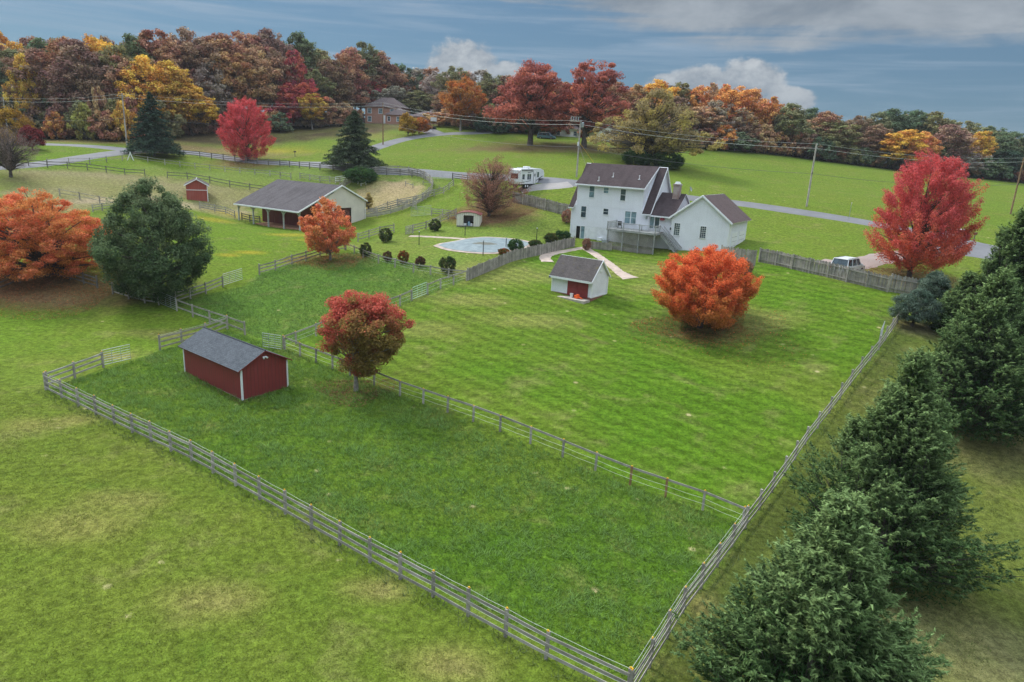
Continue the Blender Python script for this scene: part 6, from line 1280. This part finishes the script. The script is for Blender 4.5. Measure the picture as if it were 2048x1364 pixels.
def wtree(u, vt, wpx, colr, off, low=False, var=None, vb=None):
    FB = [(-80, 279), (0, 278), (150, 278), (250, 281), (330, 276), (400, 268), (560, 261), (650, 252), (730, 248), (800, 250), (870, 250), (930, 256), (1000, 262), (1100, 268), (1200, 276), (1300, 288), (1400, 297), (1500, 303), (1620, 318), (1700, 328), (1800, 340), (1900, 350), (2048, 365), (2150, 375)]
    v = np.interp(u, [a[0] for a in FB], [a[1] for a in FB]); off += 18 if 705 < u < 890 and off < 30 else 0; P0 = at(u, float(v) + .5); d = Vector((P0.x, P0.y, 0)).normalized(); P = P0 + d * off; P.z = gz(P.x, P.y)
    Ht = max(3.0, top_z(P, vt) - P.z); Wd = wpx / pxm(P); c_ = PAL[colr]; lm, ln = near(u); side = 'left of' if u < lm - 18 else 'right of' if u > lm + 18 else 'directly behind'
    row = 'low' if low else ('tall' if off > 22 else 'full')
    where = 'at the woods foot' if low else ('topping the woods' if off > 22 else 'at the woods edge')
    base = f'{row} {colr} tree {where}, {side} {ln}'; n = _seen.get(base, 0); _seen[base] = n + 1
    lab = base if n == 0 else f'{ORD[min(n, 6)]}{row} {colr} tree {where}, {side} {ln}'
    r = empty('woodland_tree', P, 0, lab, 'tree', 'trees of the autumn woods')
    me, tr = (LOWV if low else VAR)[var if var is not None else rnd.randrange(3 if low else 7)]
    sx, sz = (Wd / (9.2 if low else 11.5)), (Ht / (8.3 if low else 19.2)); rz = rnd.uniform(0, 6.28)
    o = link('crown', me, r, (0, 0, 0), (0, 0, rz), (sx * rnd.uniform(.9, 1.1), sx * rnd.uniform(.9, 1.1), sz)); j = rnd.uniform(.85, 1.15); o.color = (min(1, c_[0] * j * rnd.uniform(.92, 1.08)), c_[1] * j, c_[2] * j * rnd.uniform(.9, 1.1), 1)
    link('trunk', tr, r, (0, 0, 0), (0, 0, rz), (sx, sx, sz))
# trees one can tell apart: column, top row, width in the 2048 px frame, colour, metres behind the edge
BIG = [(-30, 60, 110, 'orange', 20), (20, 55, 90, 'golden', 30), (40, 95, 120, 'olive', 12), (85, 92, 110, 'brown', 8), (62, 104, 55, 'golden', 3), (120, 66, 100, 'green', 26), (150, 72, 110, 'rust', 12), (175, 78, 120, 'maroon brown', 8), (215, 60, 75, 'golden', 18), (245, 85, 90, 'olive', 14),
       (300, 108, 95, 'golden', 4, 1), (345, 120, 90, 'golden', 1, 0), (385, 165, 90, 'golden', -3, 0), (280, 66, 90, 'green', 26), (330, 58, 110, 'rust', 24), (385, 52, 110, 'brown', 22), (420, 64, 110, 'brown', 12), (455, 66, 120, 'rust', 14), (430, 120, 90, 'grey-brown', 4), (500, 60, 100, 'rust', 18), (520, 95, 100, 'tawny', 8),
       (550, 56, 90, 'maroon brown', 22), (470, 100, 90, 'tawny', 5), (600, 62, 80, 'green', 26), (592, 98, 62, 'red', 7), (615, 160, 60, 'red', 0), (585, 165, 60, 'red', 1), (625, 185, 65, 'golden', -6), (640, 96, 90, 'olive', 24), (660, 115, 90, 'brown', 12), (700, 92, 90, 'rust', 22), (720, 120, 90, 'brown', 12),
       (735, 82, 70, 'olive', 30), (760, 100, 80, 'rust', 20), (790, 118, 70, 'green', 26, 5), (830, 130, 70, 'green', 28, 4), (870, 128, 70, 'rust', 26, 5), (905, 124, 70, 'olive', 30, 4), (955, 132, 70, 'grey-brown', 26, 5), (985, 140, 80, 'olive', 22, 4), (840, 180, 70, 'olive', 8), (890, 180, 60, 'brown', 8),
       (1010, 150, 80, 'brown', 22), (1050, 150, 90, 'orange', 20), (1110, 158, 90, 'rust', 22), (1160, 160, 90, 'orange', 20), (1220, 162, 90, 'rust', 20), (1265, 168, 80, 'tawny', 22), (1310, 158, 85, 'golden', 24), (1350, 162, 60, 'olive', 26), (1385, 164, 55, 'orange', 22), (1340, 185, 90, 'brown', 8, 5),
       (1425, 158, 75, 'tawny', 22, 4), (1450, 160, 80, 'orange', 14, 4), (1490, 170, 85, 'orange', 12, 5), (1530, 188, 75, 'orange', 12, 4), (1430, 195, 80, 'grey-brown', 5, 5), (1480, 215, 80, 'brown', 4, 5), (1570, 205, 85, 'olive', 5, 1), (1610, 214, 70, 'green', 20), (1640, 222, 80, 'rust', 6), (1665, 238, 85, 'olive', 2, 0),
       (1700, 224, 80, 'brown', 12, 4), (1740, 222, 80, 'olive', 18), (1775, 216, 80, 'green', 22), (1810, 218, 75, 'green', 26), (1850, 222, 75, 'olive', 20), (1740, 250, 80, 'brown', 3), (1800, 258, 95, 'golden', -4, 0), (1835, 262, 60, 'orange', 0), (1880, 232, 85, 'olive', 16, 5), (1885, 248, 95, 'maroon brown', 3, 2),
       (1930, 236, 80, 'olive', 18, 4), (1945, 260, 60, 'golden', 5), (1975, 246, 80, 'green', 10, 4), (2010, 262, 75, 'green', 12), (2040, 268, 80, 'olive', 8), (2090, 275, 90, 'brown', 8), (2000, 300, 80, 'dark green', -2), (1930, 300, 70, 'grey-brown', -2, 5)]
for a in BIG: wtree(*a[:5], var=a[5] if len(a) > 5 else rnd.choice((0, 1, 2, 3, 6)))
SKY = [(-80, 60), (0, 60), (100, 72), (250, 68), (400, 60), (560, 64), (640, 105), (740, 98), (800, 125), (900, 135), (1000, 158), (1260, 172), (1400, 172), (1490, 178), (1560, 208), (1650, 232), (1780, 228), (1880, 246), (1960, 256), (2048, 282), (2150, 295)]
REG = [(-100, 260, ['rust', 'olive', 'brown', 'maroon brown', 'green', 'tawny']), (260, 560, ['rust', 'brown', 'tawny', 'maroon brown', 'brown']), (560, 760, ['brown', 'rust', 'olive', 'red', 'tawny']), (760, 1000, ['olive', 'grey-brown', 'rust', 'green']),
       (1000, 1300, ['rust', 'brown', 'orange', 'tawny']), (1300, 1560, ['orange', 'tawny', 'grey-brown', 'brown', 'olive']), (1560, 2200, ['olive', 'brown', 'tawny', 'rust', 'grey-brown', 'tawny'])]
def pal(u):
    for a, b, p in REG:
        if a <= u < b: return rnd.choice(p)
    return 'brown'
u = -70
while u < 2140:
    vs = float(np.interp(u, [a[0] for a in SKY], [a[1] for a in SKY])); dens_ = 800 < u < 1000 or 1400 < u < 1540
    wtree(u + rnd.uniform(-8, 8), vs + rnd.uniform(-3, 12), rnd.uniform(70, 100), pal(u), rnd.uniform(34, 50), var=rnd.choice((4, 5)) if dens_ else None)
    if not dens_: wtree(u + rnd.uniform(5, 25), vs + rnd.uniform(22, 60), rnd.uniform(70, 100), pal(u), rnd.uniform(8, 16))
    u += 38
u = -70
while u < 2140:
    if not (712 < u < 865):
        v0 = float(np.interp(u, [0, 560, 770, 1000, 1500, 2048], [278, 260, 248, 262, 303, 365])); hpx = rnd.uniform(38, 75) * (1.15 if u < 600 else .8)
        wtree(u, v0 - hpx, rnd.uniform(45, 75), rnd.choice(['green', 'brown', 'maroon brown', 'olive', 'rust', 'tawny', pal(u)]), rnd.uniform(-2, 4), low=True)
    u += rnd.uniform(24, 34)
for a in [(115, 222, 45, 'orange', -5), (175, 205, 50, 'yellow-green', -4), (215, 215, 60, 'rust', -4), (250, 200, 45, 'golden', -2), (130, 190, 60, 'maroon brown', 0), (205, 165, 40, 'tawny', 0), (690, 205, 55, 'tawny', 2), (560, 225, 50, 'green', -3), (1000, 238, 34, 'dark green', -4), (965, 240, 40, 'dark green', -4), (880, 236, 50, 'grey-brown', -3)]: wtree(*a, low=True)
# dark undergrowth closing the foot of the woods
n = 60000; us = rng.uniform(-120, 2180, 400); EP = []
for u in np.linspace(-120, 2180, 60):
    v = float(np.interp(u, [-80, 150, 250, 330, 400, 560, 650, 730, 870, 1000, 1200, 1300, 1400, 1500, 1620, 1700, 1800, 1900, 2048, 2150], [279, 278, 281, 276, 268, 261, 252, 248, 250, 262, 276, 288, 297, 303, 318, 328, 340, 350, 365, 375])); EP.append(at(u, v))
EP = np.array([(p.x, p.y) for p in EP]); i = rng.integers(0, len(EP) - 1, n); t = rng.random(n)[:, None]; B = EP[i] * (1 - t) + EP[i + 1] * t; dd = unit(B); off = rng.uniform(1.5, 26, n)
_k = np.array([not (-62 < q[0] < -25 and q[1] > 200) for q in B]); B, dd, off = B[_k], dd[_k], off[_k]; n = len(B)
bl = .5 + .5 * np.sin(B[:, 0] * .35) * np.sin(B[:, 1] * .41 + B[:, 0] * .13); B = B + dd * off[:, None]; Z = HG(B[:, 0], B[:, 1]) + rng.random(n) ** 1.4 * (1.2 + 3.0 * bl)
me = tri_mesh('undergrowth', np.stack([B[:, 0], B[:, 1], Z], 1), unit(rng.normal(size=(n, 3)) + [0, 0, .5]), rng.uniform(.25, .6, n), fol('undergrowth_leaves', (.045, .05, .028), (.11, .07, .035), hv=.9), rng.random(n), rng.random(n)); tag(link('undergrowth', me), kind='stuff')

# ================================================================ GRASS
def blades(name, poly, n, h, wd, mat, clump=1.0, lie=.6, thr=.35, seed=0):
    rg = np.random.default_rng(seed); lo, hi = poly.min(0), poly.max(0); X_ = rg.uniform(lo[0], hi[0], n); Y_ = rg.uniform(lo[1], hi[1], n)
    m_ = sdist(X_, Y_, poly) > .15; X_, Y_ = X_[m_], Y_[m_]
    def fld(s_, sd_):
        r2 = np.random.default_rng(sd_); o = np.zeros(len(X_))
        for _ in range(9): a, f, p = r2.uniform(0, 6.28), r2.uniform(.4, 1.8) / s_, r2.uniform(0, 6.28); o += np.sin((X_ * math.cos(a) + Y_ * math.sin(a)) * f * 6.28 + p)
        return o / 5
    d = fld(2.4 * clump, seed + 1) + fld(.9 * clump, seed + 2) * .7; keep = d > rg.uniform(-1.6, thr, len(d)); X_, Y_, d = X_[keep], Y_[keep], d[keep]; n = len(X_)
    ang = fld(5, seed + 3)[keep[:] if False else slice(None)] if False else None
    th = rg.random(n) * 6.283; hgt = h * rg.uniform(.5, 1.2, n) * (1 + .35 * np.clip(d, -1, 1.5)); ln = np.stack([np.cos(th), np.sin(th), np.zeros(n)], 1); tw = th + rg.normal(size=n) * .4 + 1.57; wv = np.stack([np.cos(tw), np.sin(tw), np.zeros(n)], 1) * wd / 2
    B = np.stack([X_, Y_, HG(X_, Y_) - .01], 1); T = B + ln * (hgt * lie * rg.uniform(.5, 1.4, n))[:, None]; T[:, 2] += hgt * rg.uniform(.45, 1.0, n)
    V = np.stack([B - wv, B + wv, T], 1).reshape(-1, 3); me = np_mesh(name, V, np.arange(n * 3).reshape(n, 3), mat)
    for nm, a in (('lv', rg.random(n)), ('cv', np.clip(.5 + .35 * d + rg.normal(size=n) * .15, 0, 1))): at_ = me.attributes.new(nm, 'FLOAT', 'FACE'); at_.data.foreach_set('value', a.astype(np.float32))
    me.update(calc_edges=True); return tag(link(name, me), kind='stuff')
gp = fol('paddock_grass_blades', (.062, .130, .012), (.17, .28, .075), hv=.9, trans=.3); gl = fol('field_grass_blades', (.105, .145, .018), (.175, .21, .045), hv=.9, trans=.3); gw = fol('weedy_grass_blades', (.075, .12, .034), (.14, .17, .065), hv=.9, trans=.3)
blades('paddock_grass', P_PAD, 420000, .25, .036, gp, 1.0, .9, .9, 5)
blades('upper_paddock_grass', P_UP, 90000, .20, .05, gp, 1.3, .9, .6, 6)
NF = np.array([(5.0, 21.0), (-34.6, 47.3), (-40, 40), (-22, 12), (6, 12)]); blades('field_grass', NF, 260000, .085, .035, gl, 1.0, .9, .8, 7)
def strip(pix, w0, w1):
    p = W2(pix); out_ = []; back = []
    for i in range(len(p)):
        d_ = p[min(i + 1, len(p) - 1)] - p[max(i - 1, 0)]; d_ = d_ / np.linalg.norm(d_); nn = np.array([-d_[1], d_[0]]); out_.append(p[i] + nn * w0); back.append(p[i] + nn * w1)
    return np.array(out_ + back[::-1])
blades('fence_line_weeds', strip(FRONT, -1.0, .25), 42000, .34, .04, gw, .7, .8, .3, 8)
blades('fence_line_weeds', strip(RF1 + [(1610, 888), (1757, 700), (1794, 646)], -.9, .25), 52000, .26, .04, gw, .7, .8, .3, 9)
blades('fence_line_weeds', strip([(570, 700), (700, 752), (800, 792), (1000, 863), (1125, 914), (1260, 970), (1405, 1020), (1484, 1054)], -.45, .45), 36000, .30, .035, gw, .7, .8, .2, 10)
RS = strip([(1256, 1398), (1365, 1225), (1490, 1056), (1610, 888), (1757, 700)], -12, -.9); blades('strip_grass', RS, 150000, .09, .04, fol('strip_grass_blades', (.065, .095, .026), (.12, .145, .045), hv=.9, trans=.3), 1.2, .9, .8, 11)

# rank dry weeds against the red barn shed, the garden shed and the barn posts
def around(bld, x0, y0, x1, y1, w_): return np.array([(p.x, p.y) for p in [bld.M @ Vector(q) for q in ((x0 - w_, y0 - w_, 0), (x1 + w_, y0 - w_, 0), (x1 + w_, y0, 0), (x0 - w_, y0, 0))]])
gd = fol('dry_weed_blades', (.20, .16, .06), (.12, .15, .05), hv=.9, trans=.3)
blades('shed_weeds', around(Rr, 0, 0, 8.7, 3.9, .75), 5000, .42, .05, gd, .5, .5, 1.5, 21)
blades('shed_weeds', np.array([(p.x, p.y) for p in [Rr.M @ Vector(q) for q in ((8.7, -.3, 0), (9.3, -.3, 0), (9.3, 4.2, 0), (8.7, 4.2, 0))]]), 1800, .25, .05, gd, .5, .5, 1.5, 22)
blades('garden_shed_weeds', around(S, 0, 0, 5.2, 3.6, .3), 900, .2, .05, gw, .5, .5, 1.5, 23)
blades('barn_weeds', around(Bn, 0, -.1, 16, 14, .5), 3500, .3, .06, gw, .5, .5, 1.5, 24)

# ================================================================ AIR
hb = MB().box((-950, -320, -60), (950, 640, 48)); hm = bpy.data.materials.new('shadow_lift_haze'); hm.use_nodes = True; hm.node_tree.nodes.clear(); kk = N(hm.node_tree)
pv = kk.n('ShaderNodeVolumePrincipled'); pv.inputs['Color'].default_value = (.88, .93, 1, 1); pv.inputs['Density'].default_value = .00014; oo = kk.n('ShaderNodeOutputMaterial'); kk.L.new(pv.outputs[0], oo.inputs['Volume'])
tag(hb.build('haze', hm), kind='stuff')  # thin haze added to lift the black undersides of the woods
